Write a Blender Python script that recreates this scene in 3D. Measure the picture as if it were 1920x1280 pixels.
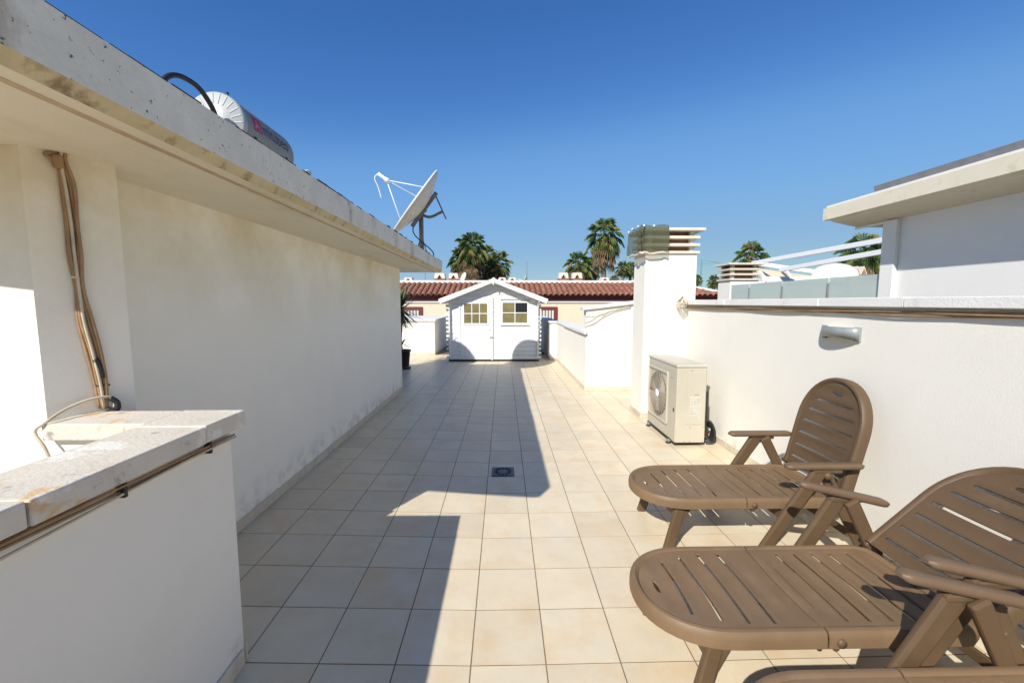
import bpy, bmesh, math, random
from mathutils import Vector, Matrix
R = math.radians
random.seed(7)
S = bpy.context.scene
for o in list(bpy.data.objects): bpy.data.objects.remove(o)
COL = S.collection

# ------------------------------------------------------------------ camera
CAMZ = 1.5968
F, PITCH, YAW = 778.9, 0.0938, 0.0203
cam = bpy.data.cameras.new('camera'); cam.sensor_width = 36; cam.lens = 36 * F / 1920
cam.clip_start = 0.02; cam.clip_end = 6000
co = bpy.data.objects.new('camera', cam); COL.objects.link(co)
co.location = (0, 0, CAMZ); co.rotation_euler = (math.pi/2 - PITCH, 0, -YAW)
S.camera = co
S.render.resolution_x, S.render.resolution_y = 1024, 682

# ------------------------------------------------------------------ sun and sky
L = Vector((0.67, 1.10, -1.0)).normalized()
EL = math.asin(-L.z); ROT = math.atan2(-L.x, -L.y)
w = bpy.data.worlds.new('World'); S.world = w; w.use_nodes = True
wn = w.node_tree.nodes; wl = w.node_tree.links
bg = wn['Background']; sky = wn.new('ShaderNodeTexSky'); sky.sky_type = 'NISHITA'
sky.sun_disc = False; sky.sun_elevation = EL; sky.sun_rotation = ROT
sky.altitude = 0; sky.air_density = 0.7; sky.dust_density = 0.0; sky.ozone_density = 5.0
# one response curve for the whole dome (a phone camera's deep blue), then back to radiance
sc_ = wn.new('ShaderNodeVectorMath'); sc_.operation = 'SCALE'; sc_.inputs['Scale'].default_value = 0.153; wl.new(sky.outputs[0], sc_.inputs[0])
cv_ = wn.new('ShaderNodeRGBCurve'); wl.new(sc_.outputs[0], cv_.inputs['Color'])
for ch, pts in enumerate((((.105, .060), (.171, .142), (.456, .265), (1, .40)), ((.209, .188), (.333, .337), (.80, .45), (1, .50)), ((.451, .503), (.679, .672), (1, .69)))):
    c = cv_.mapping.curves[ch]; c.points[-1].location = pts[-1]
    for p in pts[:-1]: c.points.new(*p)
cv_.mapping.extend = 'EXTRAPOLATED'; cv_.mapping.update()
ex_ = wn.new('ShaderNodeVectorMath'); ex_.operation = 'SCALE'; ex_.inputs['Scale'].default_value = 10; wl.new(cv_.outputs[0], ex_.inputs[0])
wl.new(ex_.outputs[0], bg.inputs[0]); bg.inputs[1].default_value = 0.0750
sl = bpy.data.lights.new('sun', 'SUN'); sl.energy = 4.1; sl.angle = R(0.53); sl.color = (1.0, 0.96, 0.90)
so = bpy.data.objects.new('sun', sl); COL.objects.link(so); so.location = (-10, -16, 20)
so.rotation_euler = L.to_track_quat('-Z', 'Y').to_euler()
S.view_settings.view_transform = 'Standard'; S.view_settings.look = 'None'
S.view_settings.exposure = 0.54; S.view_settings.gamma = 1; S.view_settings.use_curve_mapping = False

# pixel of the photograph (1920 x 1280) + a known distance down the terrace -> a point
def at(u, v, y):
    cp, sp, cy, sy = math.cos(PITCH), math.sin(PITCH), math.cos(YAW), math.sin(YAW)
    f = Vector((sy*cp, cy*cp, -sp)); r = Vector((cy, -sy, 0)); up = r.cross(f)
    d = f + r*((u-960)/F) - up*((v-640)/F)
    return Vector((0, 0, CAMZ)) + d*(y/d.y)

# ------------------------------------------------------------------ materials
def mat(name, col, rough=0.6, metal=0.0, var=0.0, vscale=6.0, bump=0.0, bscale=60.0, spec=0.5, rnd=0.0,
        stains=(), detail=5.0):
    """stains: (colour, noise scale, threshold, softness, strength, zlo, zhi[, stretch])"""
    m = bpy.data.materials.new(name); m.use_nodes = True
    nt = m.node_tree; N = nt.nodes; K = nt.links
    b = N['Principled BSDF']
    b.inputs['Roughness'].default_value = rough; b.inputs['Metallic'].default_value = metal
    b.inputs['Specular IOR Level'].default_value = spec
    base = N.new('ShaderNodeRGB'); base.outputs[0].default_value = (*col, 1); cur = base.outputs[0]
    geo = N.new('ShaderNodeNewGeometry')
    pos = geo.outputs['Position']
    if rnd:
        oi = N.new('ShaderNodeObjectInfo')
        off = N.new('ShaderNodeVectorMath'); off.operation = 'MULTIPLY_ADD'
        cx = N.new('ShaderNodeCombineXYZ'); K.new(oi.outputs['Random'], cx.inputs[0]); K.new(oi.outputs['Random'], cx.inputs[1])
        off.inputs[1].default_value = (37, 61, 0); K.new(cx.outputs[0], off.inputs[0]); K.new(pos, off.inputs[2]); pos = off.outputs[0]
        mr = N.new('ShaderNodeMapRange'); K.new(oi.outputs['Random'], mr.inputs[0])
        mr.inputs[3].default_value = 1 - rnd; mr.inputs[4].default_value = 1 + rnd
        hs = N.new('ShaderNodeHueSaturation'); K.new(cur, hs.inputs['Color']); K.new(mr.outputs[0], hs.inputs['Value']); cur = hs.outputs[0]
    def noise(scale, det=detail, vec=None, rg=0.6):
        n = N.new('ShaderNodeTexNoise'); n.inputs['Scale'].default_value = scale
        n.inputs['Detail'].default_value = det; n.inputs['Roughness'].default_value = rg
        K.new(vec or pos, n.inputs['Vector']); return n.outputs[0]
    if var:
        n = noise(vscale); mr = N.new('ShaderNodeMapRange'); K.new(n, mr.inputs[0])
        mr.inputs[1].default_value = 0.25; mr.inputs[2].default_value = 0.75
        mr.inputs[3].default_value = 1 - var; mr.inputs[4].default_value = 1 + var
        hs = N.new('ShaderNodeHueSaturation'); K.new(cur, hs.inputs['Color']); K.new(mr.outputs[0], hs.inputs['Value']); cur = hs.outputs[0]
    for st in stains:
        c, sc, th, soft, amt, zlo, zhi = st[:7]
        vec = None
        if len(st) > 7:
            vm = N.new('ShaderNodeVectorMath'); vm.operation = 'MULTIPLY'; vm.inputs[1].default_value = st[7]; K.new(pos, vm.inputs[0]); vec = vm.outputs[0]
        n = noise(sc, 6.0, vec, 0.65)
        mr = N.new('ShaderNodeMapRange'); mr.inputs[1].default_value = th; mr.inputs[2].default_value = th + soft
        mr.inputs[3].default_value = 0; mr.inputs[4].default_value = amt; K.new(n, mr.inputs[0]); fac = mr.outputs[0]
        if zlo is not None:      # the stain is strongest at zlo and gone at zhi (world height)
            sp_ = N.new('ShaderNodeSeparateXYZ'); K.new(geo.outputs['Position'], sp_.inputs[0])
            mz = N.new('ShaderNodeMapRange'); mz.inputs[1].default_value = zlo; mz.inputs[2].default_value = zhi
            mz.inputs[3].default_value = 1; mz.inputs[4].default_value = 0; K.new(sp_.outputs[2], mz.inputs[0])
            mu = N.new('ShaderNodeMath'); mu.operation = 'MULTIPLY'; K.new(fac, mu.inputs[0]); K.new(mz.outputs[0], mu.inputs[1]); fac = mu.outputs[0]
        mx = N.new('ShaderNodeMix'); mx.data_type = 'RGBA'; K.new(fac, mx.inputs['Factor'])
        K.new(cur, mx.inputs['A']); mx.inputs['B'].default_value = (*c, 1); cur = mx.outputs['Result']
    K.new(cur, b.inputs['Base Color'])
    if bump:
        n = noise(bscale, 8.0); bp = N.new('ShaderNodeBump'); bp.inputs['Strength'].default_value = bump
        bp.inputs['Distance'].default_value = 0.01; K.new(n, bp.inputs['Height']); K.new(bp.outputs[0], b.inputs['Normal'])
    return m

MOLD = (0.16, 0.15, 0.12)
M = {}
M['stucco'] = mat('stucco', (0.82, 0.785, 0.695), 0.9, var=0.025, vscale=1.6, bump=0.16, bscale=130,
    stains=[(MOLD, 9, 0.50, 0.22, 0.45, 0.07, 0.26), ((0.70, 0.66, 0.55), 2.2, 0.5, 0.3, 0.3, None, None)])
M['stucco_left'] = mat('stucco_left', (0.91, 0.86, 0.735), 0.9, var=0.03, vscale=1.4, bump=0.2, bscale=120,
    stains=[((0.62, 0.52, 0.30), 1.3, 0.36, 0.30, 0.85, 2.15, 1.35), (MOLD, 8, 0.46, 0.25, 0.55, 0.10, 0.36)])  # yellow towards the eave: staining, with warm floor bounce painted in
M['stucco_cream'] = mat('soffit_paint_bounce', (0.80, 0.74, 0.58), 0.9, var=0.04, vscale=2.0, bump=0.3, bscale=90,  # cream paint and warm light bounced off the floor, both in this colour
    stains=[((0.55, 0.45, 0.26), 3.5, 0.5, 0.25, 0.5, None, None, (1, .35, 1))])
M['fascia'] = mat('fascia_concrete', (0.73, 0.685, 0.575), 0.95, var=0.12, vscale=5, bump=0.6, bscale=45,
    stains=[((0.34, 0.27, 0.18), 3.2, 0.56, 0.10, 0.55, None, None, (1, 1.0, .45)), ((0.07, 0.065, 0.055), 38, 0.635, 0.03, 0.9, None, None),
            ((0.30, 0.28, 0.24), 6, 0.52, 0.2, 0.5, 2.40, 2.30)])
M['fascia_lip'] = mat('fascia_lip', (0.60, 0.49, 0.28), 0.95, var=0.15, vscale=9, bump=0.6, bscale=50,
    stains=[((0.20, 0.13, 0.06), 8, 0.54, 0.12, 0.75, None, None)])
M['groove'] = mat('stained_groove', (0.55, 0.42, 0.28), 0.95, var=0.2, vscale=12)
M['membrane'] = mat('roof_membrane', (0.035, 0.035, 0.035), 0.9, var=0.3, vscale=14, bump=0.6, bscale=30)
M['roof_gravel'] = mat('flat_roof', (0.35, 0.33, 0.30), 0.95, var=0.15, vscale=4, bump=0.6, bscale=60)
M['coping'] = mat('coping_stone', (0.62, 0.565, 0.475), 0.75, var=0.09, vscale=5, bump=0.35, bscale=70, rnd=0.03,
    stains=[((0.62, 0.40, 0.18), 4.0, 0.565, 0.04, 0.85, None, None, (1.0, .55, 1)), ((0.22, 0.20, 0.17), 14, 0.62, 0.08, 0.7, None, None),
            ((0.78, 0.76, 0.70), 5.5, 0.57, .06, 0.75, None, None)])
M['coping_clean'] = mat('coping_painted', (0.76, 0.74, 0.70), 0.8, var=0.05, vscale=4, bump=0.3, bscale=70, rnd=0.02,
    stains=[((0.50, 0.44, 0.34), 5, 0.58, 0.12, 0.45, None, None)])
M['tile'] = mat('floor_tile', (0.665, 0.565, 0.395), 0.42, var=0.075, vscale=5.0, bump=0.06, bscale=40, rnd=0.055,
    stains=[((0.64, 0.45, 0.25), 2.6, 0.50, 0.18, 0.62, None, None), ((0.66, 0.62, 0.51), 3.7, 0.5, 0.25, 0.6, None, None), ((0.28, 0.24, 0.19), 1.7, 0.60, 0.2, 0.25, None, None)])
M['skirting'] = mat('skirting_tile', (0.60, 0.53, 0.41), 0.5, var=0.08, vscale=7, rnd=0.05,
    stains=[((0.25, 0.22, 0.17), 10, 0.54, 0.2, 0.5, None, None)])
M['grout'] = mat('grout', (0.22, 0.145, 0.085), 0.95, var=0.3, vscale=5)
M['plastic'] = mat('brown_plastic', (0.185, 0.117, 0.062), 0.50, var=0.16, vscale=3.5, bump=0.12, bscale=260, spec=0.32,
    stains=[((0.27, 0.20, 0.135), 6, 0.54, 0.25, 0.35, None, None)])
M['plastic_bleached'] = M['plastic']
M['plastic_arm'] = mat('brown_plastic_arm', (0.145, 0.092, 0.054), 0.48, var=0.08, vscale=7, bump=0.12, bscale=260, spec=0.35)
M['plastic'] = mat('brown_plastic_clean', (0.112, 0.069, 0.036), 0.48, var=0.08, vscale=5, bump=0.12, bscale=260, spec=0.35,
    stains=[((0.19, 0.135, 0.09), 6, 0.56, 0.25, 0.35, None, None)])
M['plastic_dark'] = mat('black_rubber', (0.02, 0.02, 0.02), 0.6)
M['white_wood'] = mat('white_wood', (0.76, 0.75, 0.72), 0.6, var=0.05, vscale=9, bump=0.25, bscale=40, rnd=0.03,
    stains=[((0.55, 0.54, 0.50), 7, 0.56, 0.15, 0.45, None, None, (.3, 1, 3))])
M['pane'] = mat('shed_pane', (0.20, 0.165, 0.07), 0.12, var=0.25, vscale=5, spec=0.7)
M['pane_black'] = mat('dark_pane', (0.012, 0.012, 0.012), 0.1, spec=0.7)
M['ac'] = mat('ac_enamel', (0.47, 0.43, 0.34), 0.38, var=0.05, vscale=3, stains=[((0.50, 0.42, 0.28), 4, 0.58, 0.2, 0.35, None, None)])
M['ac_top'] = mat('ac_top', (0.50, 0.47, 0.39), 0.45, var=0.08, vscale=5)
M['ac_grille'] = mat('ac_grille', (0.42, 0.37, 0.29), 0.5)
M['ac_dark'] = mat('ac_dark', (0.03, 0.027, 0.024), 0.7)
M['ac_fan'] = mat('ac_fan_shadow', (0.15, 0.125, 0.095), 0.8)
M['paper'] = mat('ac_label', (0.52, 0.50, 0.42), 0.7)
M['ink'] = mat('label_ink', (0.30, 0.29, 0.25), 0.7)
M['steel'] = mat('galvanised_steel', (0.28, 0.28, 0.28), 0.55, metal=0.5, var=0.15, vscale=12)
M['lamp'] = mat('lamp_aluminium', (0.33, 0.35, 0.35), 0.5, metal=0.35, var=0.12, vscale=20)
M['lamp_glass'] = mat('lamp_diffuser', (0.66, 0.56, 0.42), 0.4)
M['cable'] = mat('tan_cable', (0.33, 0.20, 0.10), 0.7, var=0.25, vscale=15)
M['cable_pale'] = mat('pale_cable', (0.55, 0.47, 0.34), 0.6, var=0.15, vscale=15)
M['cable_white'] = mat('white_cable', (0.68, 0.64, 0.55), 0.6)
M['black'] = mat('black_plastic', (0.015, 0.015, 0.016), 0.45)
M['tie'] = mat('cable_tie', (0.7, 0.65, 0.5), 0.5)
M['tank'] = mat('tank_grey', (0.27, 0.25, 0.22), 0.6, var=0.06, vscale=6)
M['tank_cap'] = mat('tank_cap', (0.40, 0.41, 0.395), 0.45, var=0.05, vscale=6)
M['red'] = mat('red_print', (0.42, 0.035, 0.05), 0.5)
M['pink'] = mat('pink_print', (0.62, 0.25, 0.28), 0.5)
M['glass_dark'] = mat('collector_glass', (0.01, 0.012, 0.02), 0.08, spec=0.8)
M['dish'] = mat('dish_paint', (0.64, 0.60, 0.52), 0.5, var=0.05, vscale=6)
M['dish_steel'] = mat('dish_mount', (0.20, 0.18, 0.16), 0.7, var=0.25, vscale=14)
M['louvre'] = mat('louvre_slab', (0.66, 0.59, 0.48), 0.85, var=0.08, vscale=9, rnd=0.04, bump=.3, bscale=60)
M['flue'] = mat('flue_core', (0.26, 0.13, 0.07), 0.9, var=0.2, vscale=10)
M['drain'] = mat('drain_steel', (0.12, 0.125, 0.13), 0.42, metal=0.7, var=0.15, vscale=18)
M['hole'] = mat('drain_pit', (0.008, 0.008, 0.008), 0.9)
M['cream'] = mat('cream_render', (0.70, 0.61, 0.44), 0.9, var=0.04, vscale=1.5)
M['white_trim'] = mat('white_trim', (0.76, 0.73, 0.68), 0.85, var=0.04, vscale=3)
M['maroon'] = mat('maroon_paint', (0.17, 0.025, 0.025), 0.6, var=0.1, vscale=4)
M['terracotta'] = mat('terracotta', (0.25, 0.105, 0.065), 0.85, var=0.25, vscale=3.5, rnd=0.14)
M['terracotta_bed'] = mat('terracotta_bed', (0.12, 0.05, 0.03), 0.95)
M['chimney_pale'] = mat('chimney_render', (0.66, 0.57, 0.47), 0.9, var=0.06, vscale=4)
M['shutter'] = mat('window_shutter', (0.66, 0.64, 0.58), 0.6)
M['trunk'] = mat('palm_trunk', (0.20, 0.15, 0.105), 0.95, var=0.3, vscale=3, bump=0.8, bscale=8)
M['frond_dead'] = mat('dead_frond', (0.25, 0.16, 0.08), 0.9, var=0.55, vscale=2.2, rnd=.1, stains=[((0.07, 0.05, 0.03), 1.6, 0.48, 0.12, 0.8, None, None), ((0.16, 0.15, 0.05), 2.6, 0.54, 0.1, 0.7, None, None)])
M['yucca'] = mat('yucca_leaf', (0.075, 0.10, 0.035), 0.55, var=0.3, vscale=6)
M['soil'] = mat('soil', (0.06, 0.045, 0.03), 0.95)
M['ground'] = mat('ground', (0.30, 0.26, 0.20), 0.95, var=0.2, vscale=0.05)
M['canvas'] = mat('canvas', (0.55, 0.47, 0.33), 0.9, var=0.08, vscale=3)
M['white_metal'] = mat('white_metal', (0.78, 0.78, 0.77), 0.45)
M['crane'] = mat('crane_hazed_green', (0.16, 0.32, 0.34), 0.6)  # green paled towards teal, distance haze mixed into the colour
M['neigh'] = mat('neighbour_wall', (0.77, 0.755, 0.72), 0.9, var=0.02, vscale=1.5, bump=0.35, bscale=120)
M['neigh_fascia'] = mat('neighbour_fascia', (0.70, 0.63, 0.49), 0.9, var=0.07, vscale=5, stains=[((0.45, 0.36, 0.22), 5, 0.55, 0.15, 0.5, None, None)])

def frond_mat():
    m = bpy.data.materials.new('palm_frond'); m.use_nodes = True; nt = m.node_tree; N = nt.nodes; K = nt.links
    b = N['Principled BSDF']; b.inputs['Roughness'].default_value = 0.5
    n = N.new('ShaderNodeTexNoise'); n.inputs['Scale'].default_value = 1.1; n.inputs['Detail'].default_value = 4
    g = N.new('ShaderNodeNewGeometry'); K.new(g.outputs['Position'], n.inputs['Vector'])
    cr = N.new('ShaderNodeValToRGB'); e = cr.color_ramp.elements
    e[0].position = 0.3; e[0].color = (0.04, 0.075, 0.022, 1); e[1].position = 0.66; e[1].color = (0.28, 0.24, 0.075, 1)
    e.new(0.52).color = (0.075, 0.13, 0.03, 1)
    K.new(n.outputs[0], cr.inputs[0]); K.new(cr.outputs[0], b.inputs['Base Color'])
    return m
M['frond'] = frond_mat()
def glass_mat(name, col, rough, trans):
    m = bpy.data.materials.new(name); m.use_nodes = True; nt = m.node_tree; N = nt.nodes; K = nt.links
    b = N['Principled BSDF']; b.inputs['Base Color'].default_value = (*col, 1); b.inputs['Roughness'].default_value = rough
    t = N.new('ShaderNodeBsdfTransparent'); t.inputs[0].default_value = (*[min(1, c + .35) for c in col], 1)
    mx = N.new('ShaderNodeMixShader'); mx.inputs[0].default_value = trans
    K.new(b.outputs[0], mx.inputs[1]); K.new(t.outputs[0], mx.inputs[2]); K.new(mx.outputs[0], N['Material Output'].inputs[0])
    return m
M['frost'] = glass_mat('frosted_glass', (0.50, 0.58, 0.545), 0.3, 0.22)
M['net'] = glass_mat('green_net', (0.16, 0.17, 0.10), 0.8, 0.58)

# ------------------------------------------------------------------ mesh helpers
class MB:
    """collects pieces, builds ONE mesh object"""
    def __init__(s): s.bm = bmesh.new()
    def _add(s, vs, fs):
        v = [s.bm.verts.new(p) for p in vs]
        out = []
        for f in fs:
            try: out.append(s.bm.faces.new([v[i] for i in f]))
            except ValueError: pass
        return v, out
    def box(s, a, b, bev=0.0, seg=2):
        x0, x1 = sorted((a[0], b[0])); y0, y1 = sorted((a[1], b[1])); z0, z1 = sorted((a[2], b[2]))
        vs = [(x, y, z) for z in (z0, z1) for y in (y0, y1) for x in (x0, x1)]
        v, f = s._add(vs, [(0,2,3,1), (4,5,7,6), (0,1,5,4), (2,6,7,3), (0,4,6,2), (1,3,7,5)])
        if bev: bmesh.ops.bevel(s.bm, geom=list({e for q in f for e in q.edges}), offset=bev, segments=seg, affect='EDGES', profile=0.5)
        return s
    def bar(s, p, q, wid, dep, side=(0, 1, 0), bev=0.0, taper=1.0, seg=2):
        """oriented box from p to q: wid along `side`, dep along the third axis"""
        p, q = Vector(p), Vector(q); d = (q-p).normalized(); sd = Vector(side); sd = (sd - d*sd.dot(d)).normalized(); n = d.cross(sd)
        vs = []
        for c, k in ((p, 1.0), (q, taper)):
            for i, j in ((-1,-1), (1,-1), (1,1), (-1,1)): vs.append(c + sd*(i*wid*k/2) + n*(j*dep*k/2))
        v, f = s._add(vs, [(0,3,2,1), (4,5,6,7), (0,1,5,4), (1,2,6,5), (2,3,7,6), (3,0,4,7)])
        if bev: bmesh.ops.bevel(s.bm, geom=list({e for g in f for e in g.edges}), offset=bev, segments=seg, affect='EDGES', profile=0.5)
        return s
    def tube(s, pts, r, n=8, cap=True):
        pts = [Vector(p) for p in pts]; rr = r if isinstance(r, (list, tuple)) else [r]*len(pts)
        rings = []; ref = None
        for i, p in enumerate(pts):
            d = (pts[min(i+1, len(pts)-1)] - pts[max(i-1, 0)]).normalized()
            if ref is None: ref = Vector((0,0,1)) if abs(d.z) < .9 else Vector((1,0,0))
            a = (ref - d*ref.dot(d)).normalized(); ref = a; b = d.cross(a)
            rings.append([s.bm.verts.new(p + (a*math.cos(t) + b*math.sin(t))*rr[i]) for t in [2*math.pi*k/n for k in range(n)]])
        for A, B in zip(rings, rings[1:]):
            for k in range(n): s.bm.faces.new((A[k], A[(k+1) % n], B[(k+1) % n], B[k])).smooth = True
        if cap: s.bm.faces.new(rings[0][::-1]); s.bm.faces.new(rings[-1])
        return s
    def prism(s, poly, d, axis=2, off=0.0):
        """polygon in the plane normal to axis, pushed from off to off+d"""
        def P(a, b, h): return {0: (h, a, b), 1: (a, h, b), 2: (a, b, h)}[axis]
        n = len(poly); vs = [P(a, b, off) for a, b in poly] + [P(a, b, off+d) for a, b in poly]
        s._add(vs, [tuple(range(n))[::-1], tuple(range(n, 2*n))] + [(i, (i+1) % n, n+(i+1) % n, n+i) for i in range(n)])
        return s
    def quad(s, a, b, c, d): s._add([a, b, c, d], [(0,1,2,3)]); return s
    def lathe(s, prof, centre, axis, n=24, up=None):
        """prof: (radius, height along axis)"""
        ax = Vector(axis).normalized(); u = Vector((0,0,1)) if abs(ax.z) < .9 else Vector((1,0,0))
        a = (u - ax*u.dot(ax)).normalized(); b = ax.cross(a); c = Vector(centre); rings = []
        for r, h in prof:
            if r < 1e-6: rings.append([s.bm.verts.new(c + ax*h)])
            else: rings.append([s.bm.verts.new(c + ax*h + (a*math.cos(t)+b*math.sin(t))*r) for t in [2*math.pi*k/n for k in range(n)]])
        for A, B in zip(rings, rings[1:]):
            for k in range(n):
                k2 = (k+1) % n
                if len(A) == 1 and len(B) == 1: continue
                f = (A[0], B[k2], B[k]) if len(A) == 1 else (A[k], A[k2], B[0]) if len(B) == 1 else (A[k], A[k2], B[k2], B[k])
                s.bm.faces.new(f).smooth = True
        return s
    def mesh(s, name):
        bmesh.ops.recalc_face_normals(s.bm, faces=s.bm.faces)
        me = bpy.data.meshes.new(name); s.bm.to_mesh(me); s.bm.free(); return me
    def build(s, name, m, parent=None, smooth=False):
        if smooth: bmesh.ops.remove_doubles(s.bm, verts=s.bm.verts, dist=1e-5)
        return link(name, s.mesh(name), m, parent, smooth)
def link(name, me, m, parent=None, smooth=False):
    if m is not None and not me.materials: me.materials.append(M[m] if isinstance(m, str) else m)
    if smooth:
        for p in me.polygons: p.use_smooth = True
    o = bpy.data.objects.new(name, me); COL.objects.link(o)
    if parent: o.parent = parent; o.matrix_parent_inverse = pinv(parent)
    return o
def pinv(p):
    m = Matrix.Identity(4); c = p; chain = []
    while c: chain.append(c); c = c.parent
    for c in reversed(chain): m = m @ c.matrix_parent_inverse @ c.matrix_basis if c.parent else m @ c.matrix_basis
    return m.inverted()
def tag(o, label, cat, group=None, kind=None):
    o['label'] = label; o['category'] = cat
    if group: o['group'] = group
    if kind: o['kind'] = kind
    return o
def thing(name, label, cat, loc=(0,0,0), group=None):
    o = bpy.data.objects.new(name, None); COL.objects.link(o); o.location = loc; o.empty_display_size = .1
    return tag(o, label, cat, group)
def struct(o): o['kind'] = 'structure'; return o
def copy_tree(o, parent=None):
    c = o.copy(); COL.objects.link(c)
    if parent: c.parent = parent
    for ch in list(o.children): copy_tree(ch, c)
    return c
def arc(pts, n=10):
    """Catmull-Rom through the points"""
    P = [Vector(p) for p in pts]; P = [P[0]*2-P[1]] + P + [P[-1]*2-P[-2]]; out = []
    for i in range(1, len(P)-2):
        for k in range(n):
            t = k/n; a, b, c, d = P[i-1:i+3]
            out.append(0.5*((2*b) + (c-a)*t + (2*a-5*b+4*c-d)*t*t + (3*b-a-3*c+d)*t**3))
    out.append(P[-2]); return out

# ------------------------------------------------------------------ ground and terrace floor
T = 0.333
def ti(i): return (i - 0.4419)*T
def tj(j): return (j + 5.0964)*T
XD = ti(0.5); SLL, SLR = 0.0345, 0.0073
def fz(x, y):
    k = 1.0 if y < 7.4 else max(0.0, 1 - (y-7.4)/2.6)
    if x < ti(0): return SLL*k*min(ti(0)-x, 1.70)
    return SLR*k*max(0.0, x-ti(1))
WX0, WX1 = -1.79, 2.42

struct(MB().quad((-3000,-3000,-6.4), (3000,-3000,-6.4), (3000,3000,-6.4), (-3000,3000,-6.4)).build('ground', 'ground'))
g = MB()
xs = [-9, ti(0)-1.70] + [ti(-k) for k in (5, 4, 3, 2, 1, 0)] + [ti(1), 2.7, 14]; ys = [-4, 7.4] + [7.4+.2*k for k in range(1, 13)] + [10.0, 16.5]
for a, b in zip(xs, xs[1:]):
    for c, d in zip(ys, ys[1:]):
        g.quad(*[(x, y, fz(x, y)-0.0016) for x, y in ((a,c), (b,c), (b,d), (a,d))])
g.box((-9,-4,-0.5), (14,16.5,-0.06))
floor = struct(g.build('terrace_floor', 'grout'))

JG = 0.0058
tile_me = MB().box((-(T-JG)/2, -(T-JG)/2, -0.012), ((T-JG)/2, (T-JG)/2, 0.0)).mesh('floor_tile')
tile_me.materials.append(M['tile'])
def tile_ok(x, y):
    if y < 7.3 and x < WX0 + .02: return False
    if y < 1.7 and x < -1.2: return False
    if x > WX1 + .12: return False
    return True
rest = MB(); n_t = 0
for j in range(-12, 33):
    for i in range(-14, 9):
        x, y = ti(i+.5), tj(j+.5)
        if not tile_ok(x, y): continue
        if i == 0 and j == 6: # the tile round the drain is cut below
            pass
        if -2 <= j <= 16 and -5 <= i <= 7:
            o = bpy.data.objects.new('floor_tile', tile_me); COL.objects.link(o); o.parent = floor
            o.location = (x, y, fz(x, y) + random.uniform(-.0006, .0006))
            o.rotation_euler = (random.uniform(-.0012, .0012), math.atan(SLL if x < XD-.1 else (-SLR if x > XD+.1 else 0)), 0); n_t += 1
        else:
            h = (T-JG)/2
            rest.quad(*[(x+a*h, y+b*h, fz(x+a*h, y+b*h)) for a, b in ((-1,-1), (1,-1), (1,1), (-1,1))])
o = rest.build('floor_tiles_far', 'tile', floor); o.name = 'floor_tile_field'; o['kind'] = 'stuff'

def skirting(parent, p, q, normal, h=0.072, th=0.012, step=T, z=None):
    """one row of skirting tiles from p to q (x, y) standing proud of the wall towards normal"""
    p, q = Vector((*p, 0)), Vector((*q, 0)); d = (q-p); Ln = d.length; d.normalize(); n = Vector((*normal, 0)); k = 0
    while k*step < Ln - .01:
        a = p + d*(k*step + .0015); b = p + d*(min(Ln, (k+1)*step) - .0015); m = (a+b)/2
        z0 = fz(m.x, m.y) + .001
        hh = h + random.uniform(-.003, .003)
        MB().bar(Vector((a.x, a.y, z0+hh/2)) + n*(th/2+.0005), Vector((b.x, b.y, z0+hh/2)) + n*(th/2+.0005), hh, th, (0,0,1), .002, seg=1).build('skirting_tile', 'skirting', parent)
        k += 1

# ------------------------------------------------------------------ left rooftop room
room = thing('rooftop_room', 'white rendered rooftop room with overhanging flat roof along the left side', 'building', (-4, 4.5, 0))
WT = 2.165
poly = [(-6.5, 1.60), (-1.757, 1.60), (-1.625, 1.835), (-1.79, 1.86), (-1.79, 7.28), (-6.5, 7.28)]
MB().prism(poly, WT + 0.02, 2, -0.02).build('wall', 'stucco_left', room)
skirting(room, (-1.79, 1.88), (-1.79, 7.28), (1, 0))
skirting(room, (-1.79, 7.28), (-4.5, 7.28), (0, 1))
RE = -1.178
near = [(-6.8, 1.30), (-2.3, 1.02), (RE, 0.865)]
rp = near + [(RE, 8.10), (-6.8, 8.10)]
slab = MB()
inner = [(-6.8, 1.33), (-2.3, 1.05), (RE-.03, 0.895), (RE-.03, 8.07), (-6.8, 8.07)]
n = len(rp)
v0, _ = slab._add([(x, y, WT) for x, y in inner] + [(x, y, WT+.036) for x, y in rp] + [(x, y, 2.366) for x, y in rp], [])
bmf = slab.bm.faces
roofm = []
for i in range(n):
    k = (i+1) % n
    bmf.new((v0[i], v0[k], v0[n+k], v0[n+i])).material_index = 1
    bmf.new((v0[n+i], v0[n+k], v0[2*n+k], v0[2*n+i])).material_index = 0
bmf.new(v0[:n][::-1]).material_index = 2
bmf.new(v0[2*n:]).material_index = 3
me = slab.mesh('roof_slab')
for k in ('fascia', 'fascia_lip', 'stucco_cream', 'roof_gravel'): me.materials.append(M[k])
roof = link('roof_slab', me, None, room)
# ragged edge of the bitumen membrane lying on the slab
mb = MB(); y = 0.9
while y < 8.05:
    st = random.uniform(.05, .16); y2 = min(8.08, y+st)
    mb.box((RE-.25, y, 2.3665), (RE + random.uniform(-.014, .006), y2, 2.3665 + random.uniform(.003, .013)))
    y = y2 + (random.uniform(0, .02) if random.random() < .25 else 0.001)
mb.build('roof_membrane', 'membrane', roof)
# drip groove under the eave
mb = MB()
mb.box((RE-.115, .98, WT-.004), (RE-.092, 8.0, WT+.0)); mb.build('drip_groove', 'groove', roof)

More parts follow.
